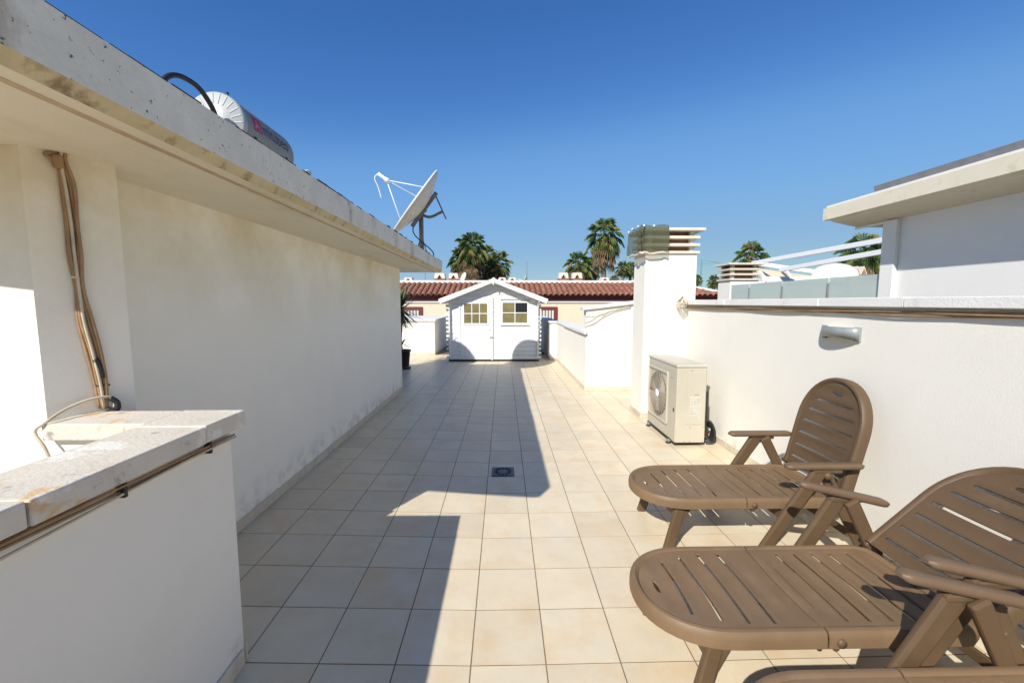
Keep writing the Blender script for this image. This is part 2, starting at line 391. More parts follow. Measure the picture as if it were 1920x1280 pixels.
# ------------------------------------------------------------------ left parapet of the stair well
par = thing('parapet_wall', 'white L-shaped parapet with stained stone coping in the left foreground', 'wall', (-1.2, 0.5, 0))
pw = MB(); pw.prism([(-1.310, -3.0), (-1.136, -3.0), (-1.136, 1.705), (-1.74, 1.705), (-1.74, 1.575), (-1.310, 1.575)], 1.112, 2, -0.03)
pw.build('wall', 'stucco', par)
ct = 1.148
ye = 1.735
for k, (a, b) in enumerate([(1.505, 1.7355), (0.935, 1.5), (0.365, 0.93), (-.205, .36), (-.775, -.21), (-2.9, -.78)]):
    MB().box((-1.338, a, 1.082), (-1.088 + (.003 if k % 2 else 0), b, ct - (.0015 if k % 2 else 0)), 0.005, 2).build('coping_slab', 'coping', par)
MB().box((-1.72, 1.542, 1.083), (-1.341, 1.735, ct-.002), 0.005, 2).build('coping_slab', 'coping', par)
skirting(par, (-1.136, -.6), (-1.136, 1.69), (1, 0))
skirting(par, (-1.125, 1.705), (-1.72, 1.705), (0, 1))

cab = thing('edge_cables', 'brown cables clipped under the coping of the left foreground parapet', 'cable', (-1.12, 1.0, 1.06))
for k in range(4):
    pts = []
    for s in range(14):
        y = -1.2 + s*(1.70+1.2)/13
        pts.append((-1.126 + .012*(k % 2) + .003*math.sin(s*1.3+k), y, 1.068 - .010*k - .006*math.sin(s*.9+k*2)))
    MB().tube(arc(pts, 4), 0.0045, 6).build('cable', 'cable' if k < 3 else 'cable_pale', cab)
for yy in (0.66, 1.20, 1.56):
    MB().box((-1.138, yy-.006, 1.025), (-1.112, yy+.006, 1.078), .002).build('cable_clip', 'plastic_dark', cab)

# ------------------------------------------------------------------ cable bundle on the corner of the room
bun = thing('cable_bundle', 'bundle of brown cables hanging down the wall corner under the eave', 'cable', (-1.70, 1.70, 1.15))
A0, A1 = Vector((-1.757, 1.60, 0)), Vector((-1.625, 1.835, 0)); WN = Vector((.87, -.49, 0))
def onw(u, v, out=.012):
    """point on the oblique wall face behind a pixel"""
    e = (A1-A0).normalized(); nrm = Vector((e.y, -e.x, 0)); o = Vector((0,0,CAMZ)); d = at(u, v, 1.0) - o
    t = (A0-o).dot(nrm)/d.dot(nrm); return o + d*t + nrm*out
main = [(118, 268), (112, 300), (122, 350), (131, 420), (137, 480), (145, 540), (156, 600), (172, 660), (185, 715), (192, 765)]
for k in range(6):
    off = (k-2.5)*4.4
    pts = []
    for s, (u, v) in enumerate(main):
        sq = .45 if s in (0, 1, 5, 9) else 1.0
        pts.append(onw(u + off*sq + random.uniform(-2.0, 2.0), v, .012 + .006*(k % 3)))
    MB().tube(arc(pts, 5), .0065 if k % 2 else .0055, 6).build('cable', 'cable' if k not in (2,) else 'cable_pale', bun)
MB().tube(arc([onw(118, 262, .02), onw(104, 285, .02), onw(80, 289, .02), onw(96, 300, .02), onw(112, 306, .02)], 6), .006, 6).build('cable', 'cable', bun)
MB().tube(arc([onw(120, 268, .02), onw(118, 300, .018), onw(112, 318, .02)], 6), .006, 6).build('cable', 'cable_pale', bun)
MB().tube(arc([onw(104, 292, .02), onw(104, 306, .022), onw(108, 318, .02)], 5), [.010]+[.017]*9+[.010], 8).build('cable_knot', 'cable', bun)
MB().tube(arc([onw(174, 672, .02), onw(184, 690, .022), onw(189, 706, .02)], 4), .011, 8).build('cable_sleeve', 'black', bun)
MB().tube([onw(177, 722, .02), onw(202, 720, .022)], .004, 6).build('cable_tie', 'black', bun)
MB().tube([onw(129, 519, .02), onw(150, 523, .022)], .004, 6).build('cable_tie', 'tie', bun)
MB().tube(arc([onw(190, 766, .03), onw(204, 766, .035), onw(208, 750, .035), onw(196, 742, .03), onw(160, 748, .03), onw(120, 764, .03), (-1.70, 1.545, 1.155), (-1.735, 1.535, 1.12), (-1.70, 1.53, 1.06), (-1.68, 1.535, .98)], 7), .0055, 6).build('cable', 'cable_pale', bun)
MB().tube(arc([onw(196, 766, .03), onw(210, 764, .045), onw(211, 752, .045), onw(200, 744, .035)], 6), .011, 8).build('cable_sleeve', 'black', bun)

# ------------------------------------------------------------------ solar water tank on the roof
tk = thing('solar_water_tank', 'grey horizontal solar water tank with printed lettering on the left roof', 'water tank', (-2.8, 4.7, 2.4))
tc, tr, ty0, ty1 = Vector((-2.76, 0, 3.31)), .28, 4.2, 5.2
MB().lathe([(0, 0), (tr*.55, -.012), (tr*.6, 0), (tr*.96, .004), (tr+.004, .02), (tr+.004, .06), (tr, .062)], (tc.x, ty0, tc.z), (0,1,0), 40).build('end_cap', 'tank_cap', tk)
for k in range(24):
    a = 2*math.pi*k/24; c, s_ = math.cos(a), math.sin(a)
    MB().bar((tc.x+c*tr*.62, ty0+.0005, tc.z+s_*tr*.62), (tc.x+c*tr*.95, ty0+.0035, tc.z+s_*tr*.95), .008, .012, (0,1,0)).build('cap_rib', 'tank_cap', tk)
MB().lathe([(tr, .06), (tr, ty1-ty0-.08), (tr*.97, ty1-ty0-.03), (tr*.85, ty1-ty0), (0, ty1-ty0)], (tc.x, ty0, tc.z), (0,1,0), 48).build('shell', 'tank', tk)
for yy in (ty0+.2, ty1-.2):
    MB().box((tc.x-.25, yy-.03, 2.367), (tc.x-.21, yy+.03, 3.02)).box((tc.x+.19, yy-.03, 2.367), (tc.x+.23, yy+.03, 3.06)).box((tc.x-.25, yy-.028, 2.95), (tc.x+.23, yy+.028, 2.985)).build('support_leg', 'steel', tk)
    MB().box((tc.x+tr*.93, yy-.02, tc.z-.15), (tc.x+tr*.985, yy+.02, tc.z-.06)).build('clamp', 'black', tk)
MB().tube(arc([(tc.x+.05, ty0-.005, tc.z-.05), (tc.x+.06, ty0-.12, tc.z+.10), (tc.x+.04, ty0-.3, tc.z+.20), (tc.x+.0, ty0-.55, tc.z+.12), (tc.x-.1, ty0-.7, tc.z-.3), (tc.x-.15, ty0-.75, 2.40)], 8), .022, 10).build('pipe', 'black', tk)
MB().box((tc.x-.06, ty0-.022, tc.z-.02), (tc.x+.02, ty0-.008, tc.z+.03), .003).build('label', 'white_metal', tk)
MB().tube([(tc.x+.05, ty0+.15, tc.z+tr-.01), (tc.x+.05, ty0+.15, tc.z+tr+.06)], .012, 8).build('valve', 'black', tk)
MB().bar((tc.x-.35, 4.68, 3.0), (tc.x-1.9, 4.68, 2.44), 1.0, .08, (0,1,0), .01).build('collector_panel', 'glass_dark', tk)
def wrap(me, y0, a0):
    # flat lettering (x along, y up) laid round the shell
    for v in me.vertices:
        a = a0 + v.co.y/tr; y = y0 + v.co.x; rr = tr + .0015 + v.co.z
        v.co = (tc.x + rr*math.cos(a), y, tc.z + rr*math.sin(a))
def text_mesh(body, size, name):
    c = bpy.data.curves.new(name, 'FONT'); c.body = body; c.size = size; c.resolution_u = 3
    o = bpy.data.objects.new(name, c); COL.objects.link(o)
    me = bpy.data.meshes.new_from_object(o.evaluated_get(bpy.context.evaluated_depsgraph_get())); bpy.data.objects.remove(o)
    bm_ = bmesh.new(); bm_.from_mesh(me); bmesh.ops.triangulate(bm_, faces=bm_.faces); bmesh.ops.subdivide_edges(bm_, edges=bm_.edges, cuts=1); bm_.to_mesh(me); bm_.free()
    return me
me = text_mesh('mitubeo', .19, 'lettering'); wx = max(v.co.x for v in me.vertices)
for v in me.vertices: v.co.x *= .50/wx
wrap(me, ty0+.335, R(2)); link('lettering', me, 'black', tk)
lg = MB()
for k in range(6):
    for q in range(6): lg.quad((k*.025, q*.025-.01, 0), ((k+1)*.025, q*.025-.01, 0), ((k+1)*.025, (q+1)*.025-.01, 0), (k*.025, (q+1)*.025-.01, 0))
me = lg.mesh('logo'); wrap(me, ty0+.17, R(2)); link('logo', me, 'red', tk)
me = text_mesh('A', .15, 'logo_letter')
for v in me.vertices: v.co.z += .001
wrap(me, ty0+.19, R(4)); link('logo_letter', me, 'pink', tk)

# ------------------------------------------------------------------ satellite dishes
def dish(label, c, nrm, dia, post, group=None, full=True):
    c = Vector(c); nrm = Vector(nrm).normalized(); r = dia/2; dp = dia*.13
    d = thing('satellite_dish', label, 'satellite dish', post, group)
    prof = [(0, -dp)] + [(r*t, -dp + dp*t*t) for t in (.15, .3, .45, .6, .75, .9, 1.0)]
    prof += [(r+.008, .012), (r+.010, -.012), (r*.9, -dp*.19-.02-.012), (r*.6, -dp*.64-.02), (r*.3, -dp*.91-.02), (0, -dp-.02)]
    MB().lathe(prof, c, nrm, 40).build('reflector', 'dish', d)
    side = nrm.cross(Vector((0,0,1))).normalized(); upv = side.cross(nrm).normalized()
    lnb = c + nrm*(dia*.43)
    for a in ((-.0, -1), (.87, .5), (-.87, .5)):
        e = c + (side*a[0] + upv*a[1])*(r*.72) - nrm*(dp*.45)
        MB().tube([e, lnb], .008, 6).build('feed_arm', 'white_metal', d)
    MB().tube([lnb - nrm*.05, lnb, lnb + nrm*.06, lnb + nrm*.16], [.045, .045, .028, .026], 10).build('feed_horn', 'white_metal', d)
    MB().tube(arc([lnb + nrm*.16, lnb + nrm*.16 - upv*.10, lnb - upv*.18 + nrm*.04, lnb - upv*.3 - nrm*.1], 6), .008, 6).build('feed_cable', 'white_metal', d)
    b = c - nrm*(dp+.03); pt = Vector((post[0], post[1], b.z-.12))
    MB().bar(b + upv*.36, b - upv*.36, .10, .07, side, .006).build('back_bracket', 'dish_steel', d)
    MB().tube([post, pt + Vector((0,0,.12))], .04, 10).box((post[0]-.14, post[1]-.14, post[2]), (post[0]+.14, post[1]+.14, post[2]+.012)).bar((post[0]-.12, post[1], post[2]), (post[0], post[1], post[2]+.4), .03, .012).bar((post[0]+.12, post[1], post[2]), (post[0], post[1], post[2]+.4), .03, .012).build('mast', 'dish_steel', d)
    MB().bar(b, pt + Vector((0,0,.08)), .09, .09, side, .006).build('pivot', 'dish_steel', d)
    e = pt + Vector((.38, -.02, .10))
    MB().tube(arc([pt + Vector((0,0,.05)), pt + Vector((.16,0,.01)), e], 6), .024, 8).build('actuator_arm', 'dish_steel', d)
    MB().tube([b + upv*.33, e + (e - b - upv*.33).normalized()*.14], .012, 6).build('actuator_rod', 'dish_steel', d)
    MB().tube(arc([b - upv*.1, b - upv*.42 + Vector((.05,0,-.05)), Vector((b.x+.12, b.y, post[2]+.12)), Vector((b.x+.14, b.y, post[2]))], 6), .01, 6).build('cable', 'plastic_dark', d)
    return d
dc = (at(735, 435, 7.3) + at(820, 322, 7.3))/2
dish('large white satellite dish on grey mast at the far edge of the left roof', dc, (-.80, -.27, .60), 1.28, (-1.43, 7.42, 2.367))

dish('second satellite dish deep on the left roof, shown by its shadow on the shed door', dc + Vector((-2.15, 0, -.03)), (-.80, -.27, .60), 1.32, (-3.58, 7.42, 2.367))

# ------------------------------------------------------------------ right parapet, coping, lamp
rw = thing('parapet_wall', 'long white parapet with pale coping behind the loungers', 'wall', (2.52, 3, 0))
MB().box((2.42, -3.0, -.03), (2.60, 5.60, 1.575)).build('wall', 'stucco', rw)
ys_ = [-2.9, -1.0, .42, 1.09, 1.76, 2.43, 3.10, 3.77, 4.44, 5.11, 5.50]
for k, (a, b) in enumerate(zip(ys_, ys_[1:])):
    MB().box((2.372 + (.004 if k % 2 else 0), a+.002, 1.567), (2.655, b-.002, 1.626 + (.002 if k % 2 else 0)), .004, 2).build('coping_slab', 'coping_clean', rw)
skirting(rw, (2.42, 0), (2.42, 5.55), (-1, 0))
cb = thing('edge_cables', 'brown cables sagging under the coping of the right parapet', 'cable', (2.4, 3, 1.55))
for k in range(5):
    pts = []
    for s in range(19):
        y = -.5 + s*(5.45+.5)/18
        sag = .010*abs(math.sin(s*.8+k)) + .007*k
        pts.append((2.408 - .006*(k % 3) + .003*math.sin(s*2.1+k), y, 1.556 - sag))
    MB().tube(arc(pts, 4), .005, 6).build('cable', 'cable' if k % 3 else 'cable_pale', cb)
lp = thing('cable_loops', 'coil of pale cable looped over the coping end beside the chimney', 'cable', (2.37, 5.45, 1.56))
for k in range(5):
    pts = []
    for s in range(17):
        a = 2*math.pi*s/16 + k*.4
        pts.append((2.352 - .008*k + .012*math.sin(a*2), 5.40 + (.10+.012*k)*math.cos(a), 1.612 + (.055+.01*(k % 3))*math.sin(a) - .008*k))
    MB().tube(pts, .0055, 6).build('cable', 'cable_pale', lp)

wl_ = thing('wall_lamp', 'grey curved metal wall lamp on the right parapet', 'lamp', (2.42, 2.92, 1.38))
prof = []
for k in range(13):
    t = k/12; y = 2.755 + .325*t; bul = math.sin(math.pi*t)**.8
    prof.append((y, .010 + .075*bul))
zt, zb = 1.425, 1.335
sh = MB(); rows = []
for (y, d) in prof:
    t = (y-2.755)/.325; b2 = math.sin(math.pi*t)
    rows.append([(2.419-d*.96, y, zt), (2.419-d-.004, y, (zt+zb)/2+.01), (2.419-d*.82, y, zb+.022*b2)])
for A, B in zip(rows, rows[1:]):
    for a in range(2):
        sh.quad(A[a], B[a], B[a+1], A[a+1])
o = sh.build('shade', 'lamp', wl_, True); sm = o.modifiers.new('thick', 'SOLIDIFY'); sm.thickness = .006; sm.offset = 1
MB().box((2.419, 2.75, 1.33), (2.404, 2.80, 1.428), .003).build('bracket', 'lamp', wl_)
MB().box((2.419, 3.04, 1.33), (2.404, 3.085, 1.428), .003).build('bracket', 'lamp', wl_)
MB().prism([(2.418, 2.79), (2.418, 3.05)] + [(2.418-d*.86, y) for y, d in prof[-2:1:-1]], .04, 2, 1.372).build('diffuser', 'lamp_glass', wl_)
MB().box((2.4035, 2.772, 1.37), (2.400, 2.780, 1.408)).build('screw_slot', 'white_metal', wl_)

# ------------------------------------------------------------------ chimneys with louvres
def chimney(label, x0, x1, y0, y1, ztop, net=False, m='stucco', sk=True):
    ch = thing('chimney', label, 'chimney', ((x0+x1)/2, (y0+y1)/2, 0))
    MB().box((x0, y0, -.03), (x1, y1, ztop)).build('shaft', m, ch)
    MB().box((x0+.09, y0+.09, ztop+.0005), (x1-.09, y1-.09, ztop+.34)).build('flue_core', 'flue', ch)
    for k in range(4):
        z = ztop + .003 + k*.098; e = .028 if k < 3 else .075
        MB().box((x0-e, y0-e, z), (x1+e, y1+e, z+.036), .005).build('louvre_slab', 'louvre', ch)
        if k < 3:
            for px in (x0+.03, x1-.09):
                for py in (y0+.03, y1-.09): MB().box((px, py, z+.0365), (px+.06, py+.06, z+.0975)).build('spacer_block', 'louvre', ch)
    if net:
        nb = MB(); e = .083; pts = []
        P0 = [(x0+.27, y0-e), (x0-.02, y0-e-.004), (x0-e, y0-e), (x0-e-.006, (y0+y1)/2), (x0-e, y1+.05)]
        P0 = [tuple(v)[:2] for v in arc([(a, b, 0) for a, b in P0], 5)]
        rows = []
        for q in range(7):
            h = ztop + .36 - q*.36/6
            rows.append([(a + .012*math.sin(i*1.9+q*.7) - (.02*math.sin(q*.5)*(1 if a < x0 else 0)), b + .008*math.sin(i*2.3+q), h + .012*math.sin(i*1.3)) for i, (a, b) in enumerate(P0)])
        for A, B in zip(rows, rows[1:]):
            for k in range(len(A)-1): nb.quad(A[k], A[k+1], B[k+1], B[k])
        nb.build('shade_net', 'net', ch, True)
        tb = MB(); tb.tube([(a, b, c+.004) for a, b, c in rows[-1]], .012, 6); tb.build('net_hem', 'louvre', ch)
        for k in (3, 8, 12, 16, 19):
            MB().box(Vector(rows[0][k]) - Vector((.01,.01,.012)), Vector(rows[0][k]) + Vector((.01,.01,.012)), .003).build('net_clip', 'white_metal', ch)
    if sk:
        skirting(ch, (x0, y0), (x0, y1), (-1, 0)); skirting(ch, (x0, y0), (2.42, y0), (0, -1))
    return ch
chimney('tall white chimney with louvred top half wrapped in green netting beside the air conditioner', 1.885, 2.575, 5.56, 6.02, 2.235, True)
chimney('smaller white louvred chimney on the neighbouring terrace behind the frosted glass railing', 4.375, 4.925, 8.0, 8.45, 2.015, False, sk=False)

# ------------------------------------------------------------------ air conditioner
ac = thing('air_conditioner', 'beige outdoor air conditioning unit standing against the right wall', 'air conditioner', (2.08, 4.7, 0))
ax0, ax1, ay0, ay1, az0, az1 = 1.885, 2.215, 4.42, 5.30, .055, .925
MB().box((ax0, ay0, az0), (ax1, ay1, az1-.035), .012, 3).build('casing', 'ac', ac)
MB().box((ax0-.006, ay0-.006, az1-.034), (ax1+.004, ay1+.006, az1), .010, 3).build('top_cover', 'ac_top', ac)
for (px, py) in ((ax0-.035, ay0+.13), (ax0-.035, ay1-.10), (ax1-.05, ay0+.13), (ax1-.05, ay1-.10)):
    MB().box((px, py-.02, .03), (px+.09, py+.02, .052), .003).tube([(px+.015, py, .004), (px+.015, py, .06)], .012, 8).build('foot', 'steel', ac)
    MB().tube([(px+.015, py, .004), (px+.015, py, .022)], .03, 10).build('rubber_pad', 'black', ac)
MB().box((ax0-.004, ay0+.01, az0-.012), (ax1, ay1-.01, az0+.004)).build('base_pan', 'ac_dark', ac)
# fan opening on the long face: dark disc, rings, spokes, hub, square bezel
fy, fzc, fr = 4.95, .50, .265
MB().lathe([(0, .004), (fr, .004), (fr, 0)], (ax0, fy, fzc), (-1,0,0), 32).build('fan_opening', 'ac_fan', ac)
fb = MB()
for k in range(3):
    a = 2*math.pi*k/3 + .5
    pts = [Vector((ax0-.007, fy + .05*math.cos(a), fzc + .05*math.sin(a))), Vector((ax0-.0065, fy + .22*math.cos(a-.35), fzc + .22*math.sin(a-.35))), Vector((ax0-.009, fy + .23*math.cos(a+.3), fzc + .23*math.sin(a+.3)))]
    fb._add(pts, [(0,1,2)])
fb.build('fan_blade', 'ac_grille', ac)
gr = MB()
for k in range(1, 15):
    r = fr*k/14.5
    gr.tube([(ax0-.014, fy+r*math.cos(t), fzc+r*math.sin(t)) for t in [2*math.pi*q/28 for q in range(29)]], .0024, 4)
for k in range(28):
    a = 2*math.pi*k/28
    gr.tube([(ax0-.014, fy+.04*math.cos(a), fzc+.04*math.sin(a)), (ax0-.013, fy+(fr+.02)*math.cos(a), fzc+(fr+.02)*math.sin(a))], .0024, 4)
gr.build('fan_grille', 'ac_grille', ac)
MB().lathe([(0, .026), (.045, .024), (.05, .012)], (ax0, fy, fzc), (-1,0,0), 20).build('grille_hub', 'white_metal', ac)
bz = MB(); h = fr+.035
for (p, q) in (((-h, -h), (h, -h)), ((h, -h), (h, h)), ((h, h), (-h, h)), ((-h, h), (-h, -h))):
    bz.bar((ax0-.008, fy+p[0]*.98, fzc+p[1]*.98), (ax0-.008, fy+q[0]*.98, fzc+q[1]*.98), .022, .03, (1,0,0), .008)
bz.build('fan_bezel', 'ac', ac)
MB().box((ax0-.003, 4.47, .39), (ax0+.002, 4.50, .43), .002).build('handle_recess', 'ac_dark', ac)
MB().box((ax0-.002, 4.52, .755), (ax0+.002, 4.60, .763)).build('badge', 'ink', ac)
# end face towards the camera: service cover, label
MB().box((ax0+.115, ay0-.005, .26), (ax1-.012, ay0+.004, .845), .004).build('service_cover', 'ac', ac)
MB().box((ax0+.008, ay0-.007, az0+.004), (ax1-.006, ay0+.004, .245), .005).build('valve_cover', 'ac', ac)
MB().box((ax0-.005, ay0+.0, az0+.004), (ax0+.01, ay0+.10, .255), .004).build('valve_cover', 'ac', ac)
MB().box((ax0+.15, ay0-.0065, .325), (ax0+.265, ay0-.004, .575)).build('label', 'paper', ac)
ink = MB(); random.seed(3)
for k in range(11):
    z = .335 + k*.0215; x = ax0+.158
    while x < ax0+.25:
        ln = random.uniform(.012, .04); ink.box((x, ay0-.0072, z), (min(x+ln, ax0+.258), ay0-.0063, z+random.choice((.003, .004, .008)))); x += ln+.008
ink.build('label_print', 'ink', ac)
MB().box((ax0+.20, ay0-.0065, .585), (ax0+.245, ay0-.0045, .597)).build('label_print', 'ink', ac)
for (sx, sz) in ((ax0+.10, .072), (ax0+.16, .072), (ax1-.03, .072), (ax0+.16, .235), (ax1-.03, .235), (ax0+.16, .862)):
    MB().lathe([(0, .004), (.005, .003), (.006, 0)], (sx, ay0-.007, sz), (0,-1,0), 8).build('screw', 'steel', ac)
pp = thing('refrigerant_pipes', 'black insulated pipes curling to the floor behind the air conditioner', 'pipe', (2.3, 4.6, 0))
MB().box((2.235, 4.475, .16), (2.262, 4.56, .62), .006).build('trunking', 'black', pp)
for k in range(4):
    MB().tube(arc([(2.222, 4.50+.05*k, .30-.03*k), (2.30, 4.47+.05*k, .27-.02*k), (2.345+.01*k, 4.46+.04*k, .16), (2.33+.01*k, 4.46+.05*k, .05), (2.27, 4.49+.05*k, .022)], 7), .014, 8).build('pipe', 'black', pp)

# ------------------------------------------------------------------ step wall and low parapet beyond the chimney
sw = thing('step_wall', 'tall white cross wall with sloping coping between low parapet and chimney', 'wall', (1.9, 7.5, 0))
MB().prism([(1.47, -.03), (2.62, -.03), (2.62, 1.60), (1.47, 1.465)], .22, 1, 7.36).build('wall', 'stucco', sw)
MB().bar((1.40, 7.46, 1.487), (2.62, 7.46, 1.630), .30, .055, (0,1,0), .006).build('coping_slab', 'coping_clean', sw)
skirting(sw, (1.47, 7.36), (2.42, 7.36), (0, -1))
wc = thing('wall_cables', 'white cables drooping across the face of the tall cross wall', 'cable', (1.6, 7.34, 1.2))
for k, pts in enumerate([[(1183, 577), (1150, 585), (1125, 598), (1105, 609), (1097, 610)], [(1183, 574), (1140, 585), (1118, 604), (1100, 611), (1096, 610)], [(1145, 582), (1120, 592), (1104, 592), (1098, 594)], [(1140, 583), (1122, 590), (1110, 600), (1098, 604)]]):
    MB().tube(arc([at(u, v, 7.345) for u, v in pts], 6), .006, 6).build('cable', 'cable_white', wc)
lpw = thing('low_parapet', 'low white parapet with overhanging coping running back from the tall cross wall', 'wall', (1.55, 9, 0))
MB().box((1.47, 7.585, -.03), (1.67, 11.39, 1.03)).build('wall', 'stucco', lpw)
for a, b in ((7.42, 8.05), (8.05, 9.1), (9.1, 10.0), (10.0, 11.355)):
    MB().box((1.425 if a < 10 else 1.445, max(a, 7.585)+.002, 1.032), (1.71, b-.002, 1.092), .005).build('coping_slab', 'coping_clean', lpw)
MB().box((1.425, 7.30, 1.035), (1.467, 7.583, 1.090), .005).build('coping_slab', 'coping_clean', lpw)
skirting(lpw, (1.47, 7.38), (1.47, 11.38), (-1, 0))
ep = thing('end_pier', 'white pier with flat cap just right of the shed', 'wall', (1.4, 11.8, 0))
MB().box((1.285, 11.40, -.03), (1.50, 15.5, 1.035)).build('wall', 'stucco', ep)
MB().box((1.25, 11.36, 1.036), (1.54, 15.5, 1.085), .005).build('coping_slab', 'coping_clean', ep)
MB().box((1.262, 11.9, .86), (1.284, 12.1, .93), .004).build('vent', 'dish_steel', ep)
skirting(ep, (1.285, 11.40), (1.285, 14.5), (-1, 0)); skirting(ep, (1.285, 11.40), (1.50, 11.40), (0, -1))
bl = thing('stairwell_parapet', 'white boxed parapet with beige coping left of the shed', 'wall', (-3, 13.5, 0))
MB().box((-7, 12.66, -.03), (-2.10, 16.2, 1.03)).build('wall', 'stucco', bl)
MB().box((-7, 12.62, 1.031), (-2.06, 16.2, 1.085), .005).build('coping_slab', 'coping_clean', bl)
skirting(bl, (-5.0, 12.66), (-2.10, 12.66), (0, -1)); skirting(bl, (-2.10, 12.66), (-2.10, 15), (1, 0))

# ------------------------------------------------------------------ drain
dr = thing('floor_drain', 'square grey metal floor drain with ring of slots in the shaded tiles', 'drain', (-.009, 3.80, fz(0, 3.8)))
dz = fz(0, 3.8)
dm = MB(); cx, cy, hs = -.009, 3.80, .10
MB().box((cx-hs-.006, cy-hs-.006, dz+.0005), (cx+hs+.006, cy+hs+.006, dz+.003)).build('rim', 'drain', dr)
MB().box((cx-hs, cy-hs, dz+.0032), (cx+hs, cy+hs, dz+.007), .001, 1).build('plate', 'drain', dr)
for k in range(14):
    a = 2*math.pi*k/14 + .2; c, s_ = math.cos(a), math.sin(a)
    MB().bar((cx+c*.048, cy+s_*.048, dz+.0072), (cx+c*.082, cy+s_*.082, dz+.0072), .017, .0012, (-s_, c, 0)).build('slot', 'hole', dr)
MB().tube([(cx+.088*math.cos(t), cy+.088*math.sin(t), dz+.007) for t in [2*math.pi*k/32 for k in range(33)]], .0025, 6).build('ring', 'drain', dr)

# ------------------------------------------------------------------ sun loungers
def holed_plate(outline, holes, th):
    c = bpy.data.curves.new('plate', 'CURVE'); c.dimensions = '2D'; c.fill_mode = 'BOTH'; c.extrude = th/2 - .002; c.bevel_depth = .002; c.bevel_resolution = 1
    for ring in [outline] + holes:
        s = c.splines.new('POLY'); s.points.add(len(ring)-1); s.use_cyclic_u = True
        for p, (a, b) in zip(s.points, ring): p.co = (a, b, 0, 1)
    o = bpy.data.objects.new('plate', c); COL.objects.link(o)
    me = bpy.data.meshes.new_from_object(o.evaluated_get(bpy.context.evaluated_depsgraph_get())); bpy.data.objects.remove(o); bpy.data.curves.remove(c)
    return me
def slot(u, half, wid, n=9, bow=0.0):
    r = wid/2; pts = []
    for k in range(n): v = -half + 2*half*k/(n-1); pts.append((u + r + bow*(v/half)**2, v))
    pts.append((u + bow, half + r*.8))
    for k in range(n): v = half - 2*half*k/(n-1); pts.append((u - r + bow*(v/half)**2, v))
    pts.append((u + bow, -half - r*.8))
    return pts
def oval(u, v, a, b, n=16): return [(u + a*math.cos(2*math.pi*k/n), v + b*math.sin(2*math.pi*k/n)) for k in range(n)]
RIM = [(0, .0), (.008, .005), (.018, .007), (.029, .004), (.037, -.006), (.041, -.022), (.041, -.058), (.036, -.058), (.035, -.018), (.022, -.008), (0, -.010)]
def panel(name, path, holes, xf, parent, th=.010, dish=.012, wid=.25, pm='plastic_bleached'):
    """path: open outline (start and end lie on the straight joint edge) of the inset plate; xf maps (u, v, w) to space"""
    me = holed_plate(path, holes, th)
    def sag(u, v): return -dish*max(0.0, 1-(v/wid)**2) + .0045*math.cos(u*2*math.pi/.098)*max(0.0, 1-(v/wid)**2)
    bm_ = bmesh.new(); bm_.from_mesh(me); bmesh.ops.remove_doubles(bm_, verts=bm_.verts, dist=1e-6)
    us = [p[0] for p in path]; u0_, u1_ = min(us), max(us)
    for k in range(1, 16): bmesh.ops.bisect_plane(bm_, geom=bm_.verts[:]+bm_.edges[:]+bm_.faces[:], dist=1e-6, plane_co=(0, -.25+.5*k/16+1e-4, 0), plane_no=(0,1,0))
    nu = int((u1_-u0_)/.0245)
    for k in range(1, nu): bmesh.ops.bisect_plane(bm_, geom=bm_.verts[:]+bm_.edges[:]+bm_.faces[:], dist=1e-6, plane_co=(u0_+(u1_-u0_)*k/nu+1e-4, 0, 0), plane_no=(1,0,0))
    for v in bm_.verts: v.co = xf(v.co.x, v.co.y, v.co.z - th/2 + sag(v.co.x, v.co.y))
    for f in bm_.faces: f.smooth = True
    rings = []; n = len(path)
    for i, (a, b) in enumerate(path):
        p0 = path[max(i-1, 0)]; p1 = path[min(i+1, n-1)]; tx, ty = p1[0]-p0[0], p1[1]-p0[1]; l = math.hypot(tx, ty) or 1
        nx, ny = ty/l, -tx/l
        rings.append([bm_.verts.new(xf(a + nx*o, b + ny*o, z + sag(a, b)*(1-min(1, o/.02)))) for o, z in RIM])
    for A, B in zip(rings, rings[1:]):
        for k in range(len(RIM)):
            k2 = (k+1) % len(RIM); bm_.faces.new((A[k], B[k], B[k2], A[k2])).smooth = True
    bm_.faces.new(rings[0]); bm_.faces.new(rings[-1][::-1])
    bmesh.ops.recalc_face_normals(bm_, faces=bm_.faces)
    for e in bm_.edges:
        if len(e.link_faces) == 2 and e.calc_face_angle(0) > .55: e.smooth = False
    bm_.to_mesh(me); bm_.free()
    return link(name, me, pm, parent)
def rounded(u_base, u_str, u_tip, hw, k=2.25, n=22):
    """open outline: straight sides from u_base to u_str, rounded to u_tip"""
    pts = [(u_base, -hw), ((u_base+u_str)/2, -hw)]
    for q in range(n+1):
        a = -math.pi/2 + math.pi*q/n; c, s = math.cos(a), math.sin(a)
        pts.append((u_str + (u_tip-u_str)*abs(c)**(2/k), hw*math.copysign(abs(s)**(2/k), s)))
    pts += [((u_base+u_str)/2, hw), (u_base, hw)]
    return pts
